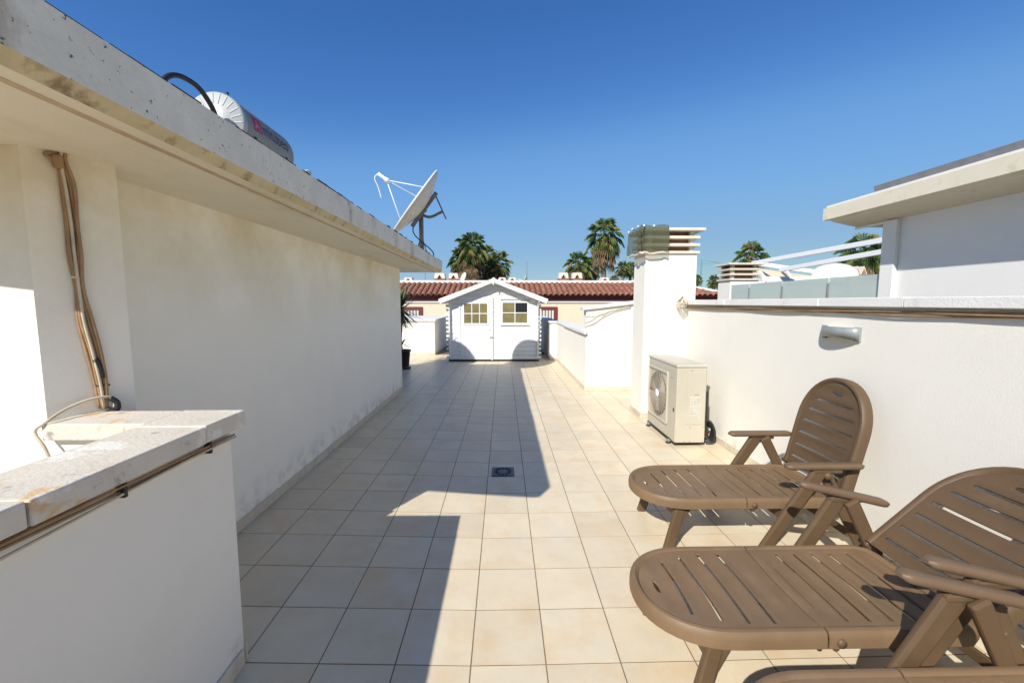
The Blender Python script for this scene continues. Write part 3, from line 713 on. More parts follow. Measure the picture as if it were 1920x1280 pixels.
def lounger(label, tip, yc, back_deg, arm_deg, piv):
    t = thing('sun_lounger', label, 'sun lounger', (tip+.6, yc, 0), 'brown plastic sun loungers')
    z0 = .355; hw = .248; ln = 1.25
    hinge = Vector((tip+ln+.01, yc, z0+.005))
    seat = lambda u, v, w_: Vector((tip+u, yc+v, z0+w_))
    fp = [(u, -v) for u, v in rounded(.648, .33, .041, hw)]
    holes = [oval(.105, 0, .013, .042)] + [slot(u, hf, .018, bow=-.012) for u, hf in ((.20, .17), (.30, .205), (.40, .222), (.50, .226))]
    panel('leg_rest', fp, holes, seat, t)
    # seat section: straight sides only, two rims
    sp_ = [(.656, -hw), (.95, -hw), (ln-.04, -hw), (ln-.005, -hw+.02), (ln, -hw+.05), (ln, hw-.05), (ln-.005, hw-.02), (ln-.04, hw), (.95, hw), (.656, hw)]
    holes = [slot(u, .222, .016, bow=-.012) for u in (.79, .88, .97, 1.06, 1.15)] + [slot(.71, .13, .011), ]
    panel('seat', sp_, holes, seat, t)
    ca, sa = math.cos(R(back_deg)), math.sin(R(back_deg))
    ba = lambda u, v, w_: Vector((hinge.x + u*ca - w_*sa, yc + v, hinge.z + u*sa + w_*ca))
    bp_ = rounded(.035, .40, .70, hw, 2.1)
    holes = [oval(.625, 0, .015, .048)] + [slot(u, hf, .019) for u, hf in ((.10, .222), (.195, .222), (.29, .222), (.385, .215), (.475, .195), (.555, .155))]
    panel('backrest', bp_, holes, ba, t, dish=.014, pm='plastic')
    # legs under the foot end with their brace
    for s in (-1, 1):
        y = yc + s*.235
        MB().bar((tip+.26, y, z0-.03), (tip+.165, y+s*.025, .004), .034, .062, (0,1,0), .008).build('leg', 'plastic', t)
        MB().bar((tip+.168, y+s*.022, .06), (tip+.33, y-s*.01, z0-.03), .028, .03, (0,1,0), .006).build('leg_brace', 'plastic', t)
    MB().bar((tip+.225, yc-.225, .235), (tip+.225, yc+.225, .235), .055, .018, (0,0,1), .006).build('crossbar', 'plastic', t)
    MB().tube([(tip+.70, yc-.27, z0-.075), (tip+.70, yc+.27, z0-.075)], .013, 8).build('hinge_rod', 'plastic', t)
    for s in (-1, 1):
        MB().lathe([(0, .012), (.016, .010), (.018, 0)], (tip+.70, yc+s*.288, z0-.035), (0, s, 0), 12).build('hinge_cap', 'plastic', t)
    # arms and their folding A-frames
    aL = .49; ar = R(arm_deg); ax, az = math.cos(ar), math.sin(ar); px, pz = piv
    for s in (-1, 1):
        y = yc + s*.322
        a = Vector((px-.26*ax, y, pz+.052-.26*az)); b = a + Vector((ax*aL, 0, az*aL))
        am = MB(); N_ = 12; rings = []
        for k in range(N_+1):
            q = [0, .012, .03, .05, .075, .25, .5, .75, .925, .95, .97, .988, 1][k]; c = a + (b-a)*q
            mq = min(q, 1-q); end = math.sqrt(max(0.0, 1-((.075-mq)/.075)**2)) if mq < .075 else 1.0; wdt = .032*max(.45, end); hgt = .019*max(.40, end)
            ring = []
            for m_ in range(12):
                th_ = 2*math.pi*m_/12; cc, ss = math.cos(th_), math.sin(th_)
                ring.append(am.bm.verts.new(c + Vector((-az*hgt*math.copysign(abs(ss)**.6, ss), wdt*math.copysign(abs(cc)**.6, cc), ax*hgt*math.copysign(abs(ss)**.6, ss)))))
            rings.append(ring)
        for A_, B_ in zip(rings, rings[1:]):
            for m_ in range(12): am.bm.faces.new((A_[m_], A_[(m_+1) % 12], B_[(m_+1) % 12], B_[m_])).smooth = True
        am.bm.faces.new(rings[0][::-1]); am.bm.faces.new(rings[-1])
        am.build('armrest', 'plastic_arm', t)
        yi = y + s*.004
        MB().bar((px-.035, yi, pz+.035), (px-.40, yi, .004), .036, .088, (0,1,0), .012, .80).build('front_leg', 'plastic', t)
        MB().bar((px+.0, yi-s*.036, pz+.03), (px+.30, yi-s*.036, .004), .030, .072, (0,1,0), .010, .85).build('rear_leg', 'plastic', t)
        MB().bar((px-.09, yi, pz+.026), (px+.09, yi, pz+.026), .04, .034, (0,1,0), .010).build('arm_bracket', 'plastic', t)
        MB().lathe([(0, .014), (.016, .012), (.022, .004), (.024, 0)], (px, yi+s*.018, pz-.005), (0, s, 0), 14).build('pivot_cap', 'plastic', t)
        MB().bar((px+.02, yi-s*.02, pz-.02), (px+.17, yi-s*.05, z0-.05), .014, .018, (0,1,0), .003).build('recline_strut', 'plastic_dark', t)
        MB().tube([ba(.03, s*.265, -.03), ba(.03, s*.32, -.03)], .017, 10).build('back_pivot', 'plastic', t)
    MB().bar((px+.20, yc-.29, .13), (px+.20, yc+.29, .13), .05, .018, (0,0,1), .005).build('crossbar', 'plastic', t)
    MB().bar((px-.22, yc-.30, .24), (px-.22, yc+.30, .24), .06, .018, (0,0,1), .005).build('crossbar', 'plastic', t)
    return t
lounger('brown sun lounger with nearly upright back, farthest and nearest the air conditioner', .885, 2.775, 77, 0, (2.00, .535))
lounger('brown sun lounger with reclined back, middle of the three', .57, 1.715, 42, -13.5, (1.775, .555))
lounger('nearest brown sun lounger, cut off by the bottom right corner of the photo', .68, 1.0, 52, -13.5, (1.61, .555))

# ------------------------------------------------------------------ garden shed
sx0, sx1, sy, sdep = -1.55, 1.02, 11.20, 2.0
sc = (sx0+sx1)/2; bh = .116; sz0 = .055
shed = thing('garden_shed', 'white wooden garden shed with gabled roof at the end of the terrace', 'shed', (sc, sy+1, 0))
ridge, slope = 2.19, math.tan(R(20.9))
def roof_z(x): return ridge - abs(x-sc)*slope
dx0, dx1, dzt = -1.15, -.345, 1.74
wx0, wx1, wz0, wz1 = -.035, .65, 1.03, 1.60
def front_board(a, b, z, h):
    if b-a > .03:
        m_ = MB(); jt = random.uniform(-.006, .006); cut = bh*.2
        if a < sx0+.01: m_.box((a+jt, sy+.001, z+cut), (a+.066, sy+.031, z+h-cut), .012, 2); a += .068
        if b > sx1-.01: m_.box((b-.066, sy+.001, z+cut), (b+jt, sy+.031, z+h-cut), .012, 2); b -= .068
        m_.box((a+.001, sy+random.uniform(0, .003), z+.0012), (b-.001, sy+.032, z+h-.0012), .009, 2).build('wall_board', 'white_wood', shed)
z = sz0; row = 0
while z < 2.15:
    zt_ = z+bh
    half = max(0.0, (ridge - .06 - zt_)/slope)
    a, b = (sx0, sx1) if zt_ < 1.66 else (max(sx0+.09, sc-half), min(sx1-.09, sc+half))
    segs = [(a, b)]
    for (c0, c1, lo, hi) in ((dx0-.03, dx1+.06, 0, dzt), (wx0-.035, wx1+.035, wz0-.03, wz1+.03)):
        if zt_ > lo+.03 and z < hi-.03:
            ns = []
            for p, q in segs:
                if c0 >= q or c1 <= p: ns.append((p, q)); continue
                if c0 > p: ns.append((p, c0))
                if c1 < q: ns.append((c1, q))
            segs = ns
    if zt_ < 1.66 or len(segs) > 1:
        for p, q in segs: front_board(p, q, z, bh)
    else:
        lo, hi = [max(.02, (ridge-.004-h_)/slope) for h_ in (z, zt_)]
        lo, hi = min(lo, sc-sx0-.09), min(hi, sc-sx0-.09)
        MB().prism([(sc-lo, z+.003), (sc+lo, z+.003), (sc+hi, zt_-.003), (sc-hi, zt_-.003)], .03, 1, sy+.001).build('wall_board', 'white_wood', shed)
    if zt_ < 1.72:   # side walls: the boards cross at the corners and stick out
        for x in (sx0+.085, sx1-.085-.032):
            zz = z - bh/2
            if zz > 0: MB().box((x, sy-.095+random.uniform(-.008, .008), zz+.006), (x+.034, sy+sdep+.1, zz+bh-.006), .014, 2).build('side_board', 'white_wood', shed)
    MB().box((max(a, sx0+.1), sy+sdep, z+.001), (min(b, sx1-.1), sy+sdep+.03, z+bh-.001), .006, 1).build('back_board', 'white_wood', shed)
    z += bh; row += 1
MB().box((sx0+.06, sy+.02, fz(sx0, sy)), (sx1-.06, sy+sdep, sz0-.003)).build('base_beam', 'plastic_dark', shed)
MB().box((sx0+.16, sy+.10, sz0), (sx1-.16, sy+sdep-.05, 1.6)).build('dark_interior', 'pane_black', shed)
MB().prism([(sx0+.09, sz0), (sx1-.09, sz0), (sx1-.09, roof_z(sx1-.09)-.004), (sc, ridge-.004), (sx0+.09, roof_z(sx0+.09)-.004)], .012, 1, sy+.034).build('lining', 'white_wood', shed)
MB().prism([(sx0+.09, sz0), (sx1-.09, sz0), (sx1-.09, roof_z(sx1-.09)-.004), (sc, ridge-.004), (sx0+.09, roof_z(sx0+.09)-.004)], .012, 1, sy+sdep-.02).build('lining', 'white_wood', shed)
for x in (sx0+.12, sx1-.13): MB().box((x, sy+.05, sz0), (x+.008, sy+sdep-.03, 1.70)).build('lining', 'white_wood', shed)
# door
door = MB().box((dx0-.03, sy+.004, sz0), (dx1+.06, sy+.02, dzt)).build('door', 'white_wood', shed)
npk = 7; pwid = (dx1-dx0)/npk
for k in range(npk):
    MB().box((dx0+k*pwid+.002, sy-.012, sz0+.005), (dx0+(k+1)*pwid-.002, sy+.0035, .985), .003, 1).build('door_plank', 'white_wood', door)
MB().box((dx0-.045, sy-.018, sz0), (dx0-.005, sy+.0035, dzt), .003).build('door_jamb', 'white_wood', door)
MB().box((dx1+.008, sy-.03, sz0-.01), (dx1+.06, sy+.0035, dzt), .003).build('door_jamb', 'white_wood', door)
MB().box((dx0+.001, sy-.014, 1.605), (dx1-.001, sy+.0035, dzt), .003).build('door_rail', 'white_wood', door)
MB().box((dx1-.03, sy-.055, .655), (dx1+.05, sy-.035, .672), .003).box((dx1-.005, sy-.036, .655), (dx1+.01, sy-.012, .672)).build('handle', 'steel', door)
MB().lathe([(0, .012), (.012, .01), (.014, 0)], (dx1-.03, sy-.012, .86), (0,-1,0), 10).build('lock', 'steel', door)
def window(parent, x0, x1, z0, z1, nx, nz, black=()):
    f = MB(); e = .042; yy = sy-.02
    f.box((x0, yy, z0), (x1, sy+.0035, z0+e), .003).box((x0, yy, z1-e), (x1, sy+.0035, z1), .003)
    f.box((x0, yy+.001, z0+e+.001), (x0+e, sy+.0035, z1-e-.001), .003).box((x1-e, yy+.001, z0+e+.001), (x1, sy+.0035, z1-e-.001), .003)
    wnd = f.build('window', 'white_wood', parent)
    iw = (x1-x0-2*e)/nx; ih = (z1-z0-2*e)/nz
    for i in range(nx):
        for k in range(nz):
            MB().box((x0+e+i*iw+.001, sy-.004, z0+e+k*ih+.001), (x0+e+(i+1)*iw-.001, sy+.001, z0+e+(k+1)*ih-.001)).build('pane', 'pane_black' if (i, k) in black else 'pane', wnd)
    for i in range(1, nx): MB().box((x0+e+i*iw-.011, sy-.016, z0+e), (x0+e+i*iw+.011, sy-.0045, z1-e), .002).build('glazing_bar', 'white_wood', wnd)
    for k in range(1, nz): MB().box((x0+e, sy-.018, z0+e+k*ih-.011), (x1-e, sy-.0042, z0+e+k*ih+.011), .002).build('glazing_bar', 'white_wood', wnd)
window(door, dx0+.05, dx1-.05, .995, 1.60, 3, 2)
window(shed, wx0-.03, wx1+.03, wz0-.025, wz1+.025, 2, 2, black=((1, 1),))
MB().box((wx0-.05, sy-.04, wz0-.05), (wx1+.05, sy+.0035, wz0-.028), .003).build('window_sill', 'white_wood', shed)
# roof: two decks, barge boards, finial
oy0, oy1 = sy-.23, sy+sdep+.2
rf = None
for s in (-1, 1):
    ex = sc + s*1.42
    d = MB(); a = Vector((sc, 0, ridge)); b = Vector((ex, 0, roof_z(ex)))
    d.prism([(sc, ridge), (ex, roof_z(ex)), (ex, roof_z(ex)+.022), (sc, ridge+.022)], oy1-oy0, 1, oy0)
    o = d.build('roof' , 'white_wood', shed)
    MB().prism([(sc+s*.001, ridge+.034), (ex+s*.02, roof_z(ex)+.034), (ex-s*.022, roof_z(ex)-.085), (sc+s*.001, ridge-.075)], .02, 1, oy0-.021).build('barge_board', 'white_wood', o)
    MB().prism([(ex, roof_z(ex)-.06), (ex+s*.018, roof_z(ex)-.06), (ex+s*.018, roof_z(ex)+.024), (ex, roof_z(ex)+.024)], oy1-oy0, 1, oy0).build('eave_board', 'white_wood', o)
    MB().prism([(sc, ridge+.0225), (ex, roof_z(ex)+.0225), (ex, roof_z(ex)+.028), (sc, ridge+.028)], oy1-oy0, 1, oy0).build('roofing_felt', 'roof_gravel', o)
MB().prism([(sc, ridge+.045), (sc+.045, ridge-.03), (sc, ridge-.16), (sc-.045, ridge-.03)], .016, 1, oy0-.039).build('finial', 'white_wood', shed)

# ------------------------------------------------------------------ potted yucca behind the wall end
py = thing('potted_yucca', 'spiky yucca in a black pot half hidden behind the left wall end', 'plant', (-2.42, 10.0, 0))
pz = fz(-2.5, 10.0)
MB().lathe([(0, pz+.002), (.20, pz+.002), (.21, pz+.05), (.15, pz+.055), (.16, pz+.07), (.195, pz+.42), (.215, pz+.42), (.215, pz+.46), (.185, pz+.46), (.18, pz+.41), (0, pz+.41)], (-2.45, 10.0, 0), (0,0,1), 28).build('pot', 'black', py)
MB().lathe([(0, pz+.412), (.18, pz+.412)], (-2.45, 10.0, 0), (0,0,1), 20).build('soil', 'soil', py)
MB().tube(arc([(-2.45, 10, pz+.40), (-2.48, 10, pz+.7), (-2.46, 10.02, pz+1.05), (-2.49, 10, pz+1.35)], 5), .035, 8).build('stem', 'trunk', py)
lf = MB(); random.seed(11)
def blade(mb, p, d, ln, wd, droop):
    p, d = Vector(p), Vector(d).normalized(); s = d.cross(Vector((0,0,1)));  s = s.normalized() if s.length > .1 else Vector((1,0,0))
    pts = []
    for k in range(5):
        t = k/4; c = p + d*ln*t + Vector((0,0,-droop*t*t)); wv = wd*(1-t)**.7*(.6+.8*min(t*3, 1))/1.4 if t < 1 else 0.0
        pts.append((c - s*wv, c + s*wv))
    for A, B in zip(pts, pts[1:]): mb.quad(A[0], A[1], B[1], B[0])
for (cz, n_, ln) in ((pz+1.40, 120, .70), (pz+.62, 22, .36), (pz+1.0, 14, .36)):
    for k in range(n_):
        a = random.uniform(0, 2*math.pi); e = random.uniform(-.75, 1.2)
        blade(lf, (-2.47, 10.0, cz + random.uniform(-.08, .08)), (math.cos(a)*math.cos(e), math.sin(a)*math.cos(e), math.sin(e)), ln*random.uniform(.75, 1.1), .034, random.uniform(.02, .14))
lf.build('leaves', 'yucca', py)

# ------------------------------------------------------------------ neighbouring house on the right
nh = thing('neighbour_house', 'white neighbouring house with deep flat eave at the right edge', 'building', (6, 2, 0))
MB().box((4.0, -6, -6.4), (11, 4.30, 2.45)).build('wall', 'neigh', nh)
MB().box((3.955, 4.19, -.1), (3.999, 4.345, 2.435), .006).build('corner_trim', 'neigh', nh)
nr = MB(); prof = [(3.60, 2.512), (3.60, 2.64), (11, 2.64), (11, 2.44), (4.0, 2.44), (3.72, 2.497), (3.70, 2.512)]
nr.prism(prof, 10.72, 1, -6.0); nro = nr.build('roof', 'neigh_fascia', nh)
MB().box((3.62, -6, 2.641), (11, 4.70, 2.665)).build('roof_edge', 'white_trim', nro)
MB().prism([(3.99, 4.735), (4.02, 4.735), (4.02, 4.32), (3.99, 4.32)], .02, 2, 2.418).build('soffit_batten', 'white_metal', nro)
sp2 = thing('solar_collector', 'grey framed solar panel lying on the neighbouring flat roof', 'solar panel', (4.2, 3, 2.66))
MB().bar((3.80, 1.6, 2.735), (4.9, 1.6, 2.95), 5.3, .05, (0,1,0), .005).build('panel', 'glass_dark', sp2)
MB().bar((3.765, 1.6, 2.735), (3.795, 1.6, 2.742), 5.34, .065, (0,1,0), .004).build('frame', 'steel', sp2)
for yy in (-.8, 1.2, 3.2, 4.0): MB().box((3.82, yy, 2.666), (3.87, yy+.05, 2.735)).build('support_foot', 'white_metal', sp2)
gl = thing('glass_railing', 'frosted glass railing of the neighbouring terrace with steel posts', 'railing', (4, 6, 0))
gy = [4.40, 5.20, 6.00, 6.80, 7.60]
gy = [4.37, 5.07, 5.92, 6.72, 7.27]
for k, (a, b) in enumerate(zip(gy, gy[1:])):
    MB().box((3.995, a+.012, 1.10), (4.007, b-.012, 1.895)).build('glass_panel', 'frost', gl)
for yy in gy[1:-1]: MB().box((3.980, yy-.010, .9), (4.022, yy+.010, 1.83), .003).build('post', 'steel', gl)
MB().box((3.92, 4.35, 0), (4.08, 7.28, 1.09)).build('base_wall', 'stucco', gl)
pg = thing('pergola', 'white timber pergola with beige canopy on the neighbouring terrace', 'pergola', (6, 8, 0))
B1, B2 = at(1413, 493, 9.2), at(1668, 448, 6.2); B3, B4 = at(1463, 506, 8.5), at(1666, 470, 6.25)
MB().bar(B1, B2 + (B2-B1)*.05, .06, .08, (1,0,0), .004).build('beam', 'white_metal', pg)
MB().bar(B3, B4 + (B4-B3)*.05, .06, .08, (1,0,0), .004).build('beam', 'white_metal', pg)
C1, C2 = at(1410, 493, 9.25), at(1598, 519, 9.25); MB().bar(C1, C2, .06, .085, (0,1,0), .004).build('beam', 'white_metal', pg)
D1, D2 = at(1428, 523, 8.6), at(1585, 524, 8.6); MB().bar(D1, D2, .06, .10, (0,1,0), .004).build('beam', 'white_metal', pg)
cv = MB(); rows = []
for q in range(7):
    t = q/6; rows.append([])
    for k in range(13):
        s_ = k/12; p = (C1 + (C2-C1)*s_)*(1-t) + (D1 + (D2-D1)*s_ + Vector((0,0,.10)))*t
        rows[-1].append(p + Vector((0, 0, -.10 - .10*math.sin(math.pi*t)*abs(math.sin(s_*math.pi*3)))))
for A, B in zip(rows, rows[1:]):
    for k in range(12): cv.quad(A[k], A[k+1], B[k+1], B[k])
cv.build('canopy', 'canvas', pg, True)
for p in (C2, D2): MB().box((p.x-.04, p.y+.05, 0), (p.x+.04, p.y+.13, p.z), .004).build('post', 'white_metal', pg)
for u0, v0_, u1, v1_ in ((1468, 500, 1487, 526), (1424, 508, 1440, 530)):
    MB().bar(at(u0, v0_, 9.1), at(u1, v1_, 8.5), .05, .05, (0,0,1), .003).build('strut', 'white_metal', pg)
nw = thing('far_parapet', 'white far parapet behind the frosted glass of the neighbouring terrace', 'wall', (7, 10, 0))
MB().box((6.2, 11.2, 0), (13, 11.4, 2.10)).build('wall', 'stucco', nw)
MB().box((6.15, 11.15, 2.101), (13, 11.45, 2.17), .005).build('coping_slab', 'white_trim', nw)

# ------------------------------------------------------------------ terraced house with tiled roof behind
HY = 21.0
th_ = thing('terraced_house', 'long cream terraced house with terracotta tiled roof behind the shed', 'building', (2, HY+4, -6.4))
ez = CAMZ + .36; rz = CAMZ + 1.06
ry0, ry1 = HY-.35, HY+1.75
hx0, hx1 = -22, 11.4
wall_ = MB().box((hx0, HY, -6.4), (hx1-.2, HY+9, ez-.10)).build('wall', 'cream', th_)
MB().box((hx0, ry0+.24, ez-.27), (hx1, HY-.002, ez-.02)).build('eave_board', 'maroon', th_)
MB().box((hx0, HY-.06, ez-.38), (hx1-.1, HY-.003, ez-.29)).build('cornice', 'white_trim', th_)
def rlim(x): return 1.0 if x < 8.9 else max(0.03, 1 - (x-8.9)/2.4)
bedp = MB(); bedp._add([(hx0, ry0, ez-.03), (hx1, ry0, ez-.03), (8.9, ry1, rz-.03), (hx0, ry1, rz-.03), (hx0, HY+9, ez-.1), (hx1, HY+9, ez-.1)], [(0,1,2,3)])
rbed = bedp.build('roof', 'terracotta_bed', th_)
MB().box((hx0, ry1+.005, ez-.2), (9.0, HY+8.9, rz+.09)).build('flat_roof', 'roof_gravel', th_)
MB().box((hx0, ry1-.10, rz-.02), (8.95, ry1+.25, rz+.12)).build('ridge_band', 'white_trim', th_)
MB().bar((8.9, ry1, rz+.05), (hx1+.05, ry0+.1, ez+.05), .16, .09, (0,1,0), .01).build('hip_band', 'white_trim', th_)
NC = 5; pit = .275; sl_v = Vector((0, ry1-ry0, rz-ez)); sl_n = Vector((0, -(rz-ez), ry1-ry0)).normalized()
def tile_mesh(name, r0, r1, ln):
    tb = MB(); d = sl_v.normalized(); A = []; B = []
    for k in range(7):
        a = math.pi*k/6; c, s = math.cos(a), math.sin(a)
        A.append((Vector((c*r0, 0, 0)) + sl_n*(s*r0*.85))); B.append((Vector((c*r1, 0, 0)) + sl_n*(s*r1*.85) + d*ln))
    vs = A + B + [Vector((v.x*.86, v.y, v.z)) - sl_n*.016 for v in A]
    fs = [(k, k+1, 8+k, 7+k) for k in range(6)] + [(14+k, 15+k, k+1, k) for k in range(6)]
    tb._add(vs, fs); me_ = tb.mesh(name); me_.materials.append(M['terracotta'])
    for p in me_.polygons[:6]: p.use_smooth = True
    return me_
tl = sl_v.length/NC
rt_me = tile_mesh('roof_tile', .118, .095, tl*1.08)
restt = MB(); nrt = 0
x = hx0 + .14
while x < hx1-.1:
    for c in range(NC):
        if c/NC > rlim(x) - .1: continue
        p = Vector((x, ry0, ez-.02)) + sl_v*(c/NC) + sl_n*.006 - sl_v.normalized()*.02
        if x > -5.75:
            o = bpy.data.objects.new('roof_tile', rt_me); COL.objects.link(o); o.parent = rbed; o.location = p + Vector((random.uniform(-.006, .006), 0, random.uniform(-.004, .006))); nrt += 1
            o.rotation_euler = (0, 0, random.uniform(-.012, .012))
        else:
            vs = [p + v.co for v in rt_me.vertices]; restt._add(vs, [tuple(f.vertices) for f in rt_me.polygons])
    x += pit
o = restt.build('roof_tile_field', 'terracotta', rbed); o['kind'] = 'stuff'
def house_window(xa, xb, zt):
    f = MB(); e = .16; zb = zt-1.3
    f.box((xa-e, HY-.05, zt), (xb+e, HY-.002, zt+e)).box((xa-e, HY-.05, zb), (xa, HY-.002, zt-.001)).box((xb, HY-.05, zb), (xb+e, HY-.002, zt-.001))
    wnd = f.build('window', 'maroon', wall_)
    MB().box((xa, HY-.02, zb), (xb, HY-.003, zt-.001)).build('pane', 'pane', wnd)
    n_ = int((xb-xa)/.15)
    for k in range(n_): MB().box((xa+(k+.5)*(xb-xa)/n_-.042, HY-.07, zb), (xa+(k+.5)*(xb-xa)/n_+.042, HY-.03, zt-.02)).build('window_bar', 'shutter', wnd)
wt = CAMZ - .38
house_window(-5.6, -4.22, wt); house_window(1.2, 2.56, wt); house_window(-9.6, -8.2, wt)
def pot(label, u0, u1, vt, yd=24.0):
    a, b = at(u0, vt, yd), at(u1, vt, yd); base = rz+.08; top = a.z; x0, x1 = a.x, b.x; cx = (x0+x1)/2; hw_ = (x1-x0)/2; hh = top-base
    c = thing('roof_chimney', label, 'chimney', (cx, yd, base), 'small gabled chimneys on the terraced house')
    MB().box((x0+.06, yd, base-.04), (x1-.06, yd+.5, base+hh*.30)).build('shaft', 'chimney_pale', c)
    MB().box((x0-.03, yd-.05, base+hh*.301), (x1+.03, yd+.55, base+hh*.40), .006).build('slab', 'terracotta', c)
    zb = base+hh*.402
    MB().prism([(x0, zb), (cx-hw_*.5, zb), (cx, zb+hh*.42), (cx+hw_*.5, zb), (x1, zb), (x1-.02, top-.06), (x1-.06, top), (x0+.06, top), (x0+.02, top-.06)], .5, 1, yd).build('cowl', 'chimney_pale', c)
    MB().prism([(cx-hw_*.5, zb), (cx+hw_*.5, zb), (cx, zb+hh*.42)], .02, 1, yd+.12).build('vent_back', 'flue', c)
for (u0, u1, vt, lab) in ((757, 773, 520, 'small pale roof chimney farthest left, just right of the wall end'), (814, 834, 512, 'roof chimney half behind the end of the left eave'),
        (841, 859, 512, 'roof chimney between the left eave and the palm clump'), (934, 949, 520, 'pale roof chimney just right of the shed ridge, left of a pair'), (953, 968, 520, 'pale roof chimney just right of the shed ridge, right of a pair'),
        (1048, 1066, 511, 'roof chimney left of the twin pair below the right palms'), (1073, 1092, 511, 'roof chimney right of the twin pair below the right palms'), (1127, 1142, 520, 'lone small roof chimney at the foot of the tallest palm trunk')):
    pot(lab, u0, u1, vt)
def small_dish(label, u, v, yd, dia, nrm):
    c = at(u, v, yd); d = thing('satellite_dish', label, 'satellite dish', (c.x, yd+.1, rz+.08))
    r = dia/2
    MB().lathe([(0, -.09)] + [(r*t, -.09+.09*t*t) for t in (.3, .6, .85, 1)] + [(r, -.015), (r*.6, -.075), (0, -.11)], c, nrm, 24).build('reflector', 'dish', d)
    n_ = Vector(nrm).normalized()
    MB().tube([c - n_*.1, (c.x, yd+.15, c.z-.1), (c.x, yd+.15, rz+.05)], .03, 6).build('mast', 'dish_steel', d)
    MB().tube([c - Vector((0,0,r*.8)), c + n_*.4 - Vector((0,0,.15))], .015, 5).build('feed_arm', 'white_metal', d)
    return d
small_dish('small white dish on the terraced house beside the palm clump', 868, 520, 23.6, .62, (-.75, -.45, .35))
small_dish('thin white dish seen edge-on near the antenna pole', 984, 522, 24, .40, (-.95, .15, .3))
d3 = small_dish('oval white dish behind the pergola beams on the right', 1565, 514, 15.5, 1.42, (-.28, -.42, .60))
for u, vt, lab in ((988, 490, 'thin dark antenna pole right of the shed ridge'), (797, 512, 'thin dark antenna pole under the tip of the left eave')):
    a = at(u, vt, 24.3)
    m_ = thing('antenna_pole', lab, 'antenna', (a.x, 24.3, rz+.08)); MB().tube([(a.x, 24.3, rz+.05), a], .016, 6).build('pole', 'dish_steel', m_)
    MB().tube([a + Vector((-.07, 0, -.06)), a + Vector((.07, 0, -.06))], .008, 5).build('crossbar', 'dish_steel', m_)
# gabled chimney and far house behind the pergola
fh = thing('far_house', 'low pale house roof beyond the pergola on the right', 'building', (12, 16, -6.4))
MB().box((12.2, 15.3, -6.4), (20, 19, 2.38)).build('wall', 'cream', fh)
MB().box((12.1, 15.2, 2.381), (20.1, 19.1, 2.46)).build('roof', 'terracotta', fh)
pcs = thing('roof_chimney', 'twin-gabled small chimney behind the pergola beams on the right', 'chimney', (13, 15.6, 2.46), 'small gabled chimneys on the terraced house')
a = at(1601, 516, 15.6); b = at(1625, 516, 15.6)
MB().box((a.x+.03, 15.6, 2.44), (b.x-.03, 16.0, a.z)).build('shaft', 'chimney_pale', pcs)
for k in (0, 1):
    xm = a.x + (b.x-a.x)*(.25+.5*k); q = (b.x-a.x)*.27
    MB().prism([(xm-q, a.z+.02), (xm-q*.75, a.z+.02), (xm, a.z+.25), (xm+q*.75, a.z+.02), (xm+q, a.z+.02), (xm, a.z+.34)], .4, 1, 15.58+.003*k).build('cowl', 'chimney_pale', pcs)
    MB().prism([(xm-q*.7, a.z+.02), (xm+q*.7, a.z+.02), (xm, a.z+.24)], .02, 1, 15.75).build('vent_back', 'flue', pcs)

# ------------------------------------------------------------------ palms
def fan(mb, c, d, up, rad, nbl, droop, spread):
    """one fan leaf: blades spread round direction d"""
    d = d.normalized(); s = d.cross(up); s = s.normalized() if s.length > .05 else Vector((1,0,0)); nn = s.cross(d)
    for k in range(nbl):
        a = (k/(nbl-1)-.5)*spread; ln = rad*(1-.25*abs(a)/spread*2*.6)*random.uniform(.88, 1.05)
        e = (d*math.cos(a) + s*math.sin(a)).normalized(); pw_ = rad*.042
        t = e.cross(nn).normalized()*pw_
        m_ = c + e*ln*.6 + nn*rad*.03; tip = c + e*ln + Vector((0,0,-droop*ln*random.uniform(.7, 1.3)))
        b0 = c + e*rad*.06
        mb._add([b0, m_ - t, tip, m_ + t], [(0,1,2), (0,2,3)])
def palm_meshes(seed, rad, nlive, ndead, skirt):
    random.seed(seed)
    live, dead = MB(), MB()
    for k in range(nlive):
        a = k*2.399 + random.uniform(-.25, .25); f = (k+.5)/nlive
        e = R(82) - f*R(138) + random.uniform(-.12, .12)
        d = Vector((math.cos(a)*math.cos(e), math.sin(a)*math.cos(e), math.sin(e)))
        pet = rad*random.uniform(.42, .60); c = d*pet + Vector((0, 0, -.10*pet*f*2))
        live.tube([Vector((0,0,0)), c*.6 + Vector((0,0,.02)), c], [.03, .022, .014], 4, False)
        dd = (d + Vector((0, 0, -.35 - .25*f))).normalized()
        fan(live, c, dd, Vector((0,0,1)), rad*random.uniform(.40, .56), 13, .25+.4*f, R(205))
    for k in range(ndead):
        a = random.uniform(0, 2*math.pi); f = random.random()
        z = -rad*.25 - skirt*f; rr = rad*(.62 - .30*f)*random.uniform(.55, 1.15)
        c = Vector((math.cos(a)*rr, math.sin(a)*rr, z))
        dead.tube([Vector((0,0,z*.55)), c], [.025, .014], 4, False)
        fan(dead, c, Vector((math.cos(a)*.25, math.sin(a)*.25, -1)), Vector((math.cos(a), math.sin(a), 0)), rad*random.uniform(.40, .66), 7, .1, R(80))
    return live.mesh('palm_crown'), dead.mesh('dead_skirt')
PM = [palm_meshes(21, 1.95, 32, 40, 1.9), palm_meshes(22, 1.9, 30, 70, 3.0), palm_meshes(23, 1.7, 30, 8, .4), palm_meshes(24, 1.95, 32, 84, 3.3)]
for a, b in PM: a.materials.append(M['frond']); b.materials.append(M['frond_dead'])
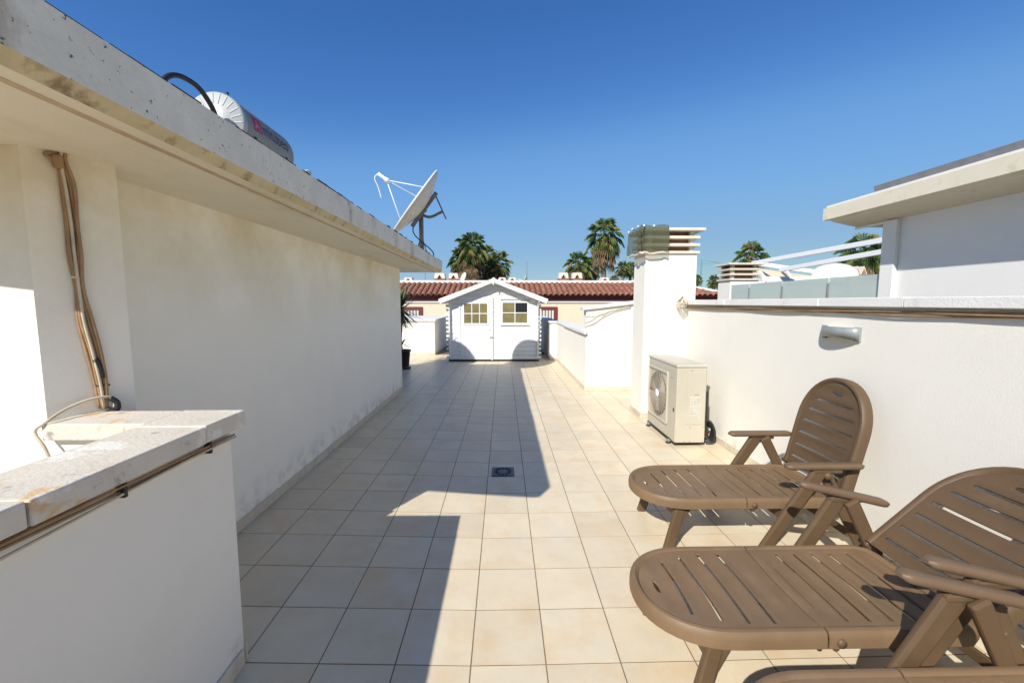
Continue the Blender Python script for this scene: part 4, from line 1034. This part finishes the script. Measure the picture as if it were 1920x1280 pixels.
def palm(label, u, vc, y, k, scale, rz_=0.0, lean=0.0):
    c = at(u, vc, y); t = thing('fan_palm', label, 'palm tree', (c.x + lean, y, -6.4), 'fan palms behind the houses')
    hgt = c.z + 6.4
    pts = [(c.x+lean*(1-q)**1.5, y, -6.4 + hgt*q) for q in (0, .3, .6, .85, 1)]
    MB().tube(pts, [.34*scale, .27*scale, .24*scale, .24*scale, .30*scale], 10).build('trunk', 'trunk', t)
    for me_, nm in zip(PM[k], ('crown', 'dead_fronds')):
        o = link(nm, me_, None, t); o.matrix_parent_inverse = Matrix.Identity(4); o.location = c - t.location; o.scale = (scale,)*3; o.rotation_euler = (0, 0, rz_)
palm('tallest palm of the clump left of the shed ridge, with long dead skirt', 884, 466, 40, 3, 1.0, .3)
palm('palm on the left edge of the clump, half its fronds brown', 866, 486, 41.5, 1, .85, 1.7)
palm('shorter palm on the right edge of the left clump', 934, 494, 43, 1, .85, 2.4)
palm('palm in the middle of the left clump, behind the tallest one', 908, 483, 44.5, 1, .92, 4.0)
palm('tallest palm right of the shed with thick bare trunk', 1133, 443, 36, 0, .95, .8)
palm('bushy lower palm leaning against the tallest right palm', 1084, 497, 39, 1, .85, 3.1)
palm('brown-skirted palm squeezed between the two right palms', 1107, 500, 41, 1, .68, 5.0)
palm('small green palm next to the white chimney shaft', 1168, 503, 46, 2, .60, 1.1)
palm('small green palm half hidden by the white chimney shaft', 1182, 504, 48, 2, .62, 2.9)
palm('tiny palm tuft just above the tiled roof', 1152, 524, 60, 2, .50, .2)
palm('round green palm above the smaller louvred chimney', 1406, 480, 38, 2, .98, 2.0)
palm('wide palm behind the pergola beams', 1618, 476, 30, 3, .95, 1.3)
palm('second palm behind the pergola, beside the house corner', 1648, 490, 31, 1, .80, .4)
palm('tiny dark palm between the two louvred chimneys', 1339, 527, 60, 2, .70, .9)
palm('dark palm tuft left of the tiny palm, against the white chimney', 1308, 524, 62, 2, .55, 4.9)

# ------------------------------------------------------------------ tower crane far away
cr = thing('tower_crane', 'distant thin green tower crane between the chimneys', 'crane', (50, 105, -6.4))
a = at(1316, 487, 105); jl = at(1303, 495, 105); jr = at(1350, 493, 105)
MB().bar((a.x, 105, -6.4), (a.x, 105, a.z), .34, .34, (1,0,0)).build('mast', 'crane', cr)
MB().bar((jl.x-1, 105, jl.z), (jr.x+4, 105, jr.z+.1), .16, .16, (0,1,0)).build('jib', 'crane', cr)
MB().tube([(a.x, 105, a.z), (jr.x, 105, jr.z)], .06, 4).build('stay', 'crane', cr)
print('tiles', n_t, 'roof tiles', nrt)
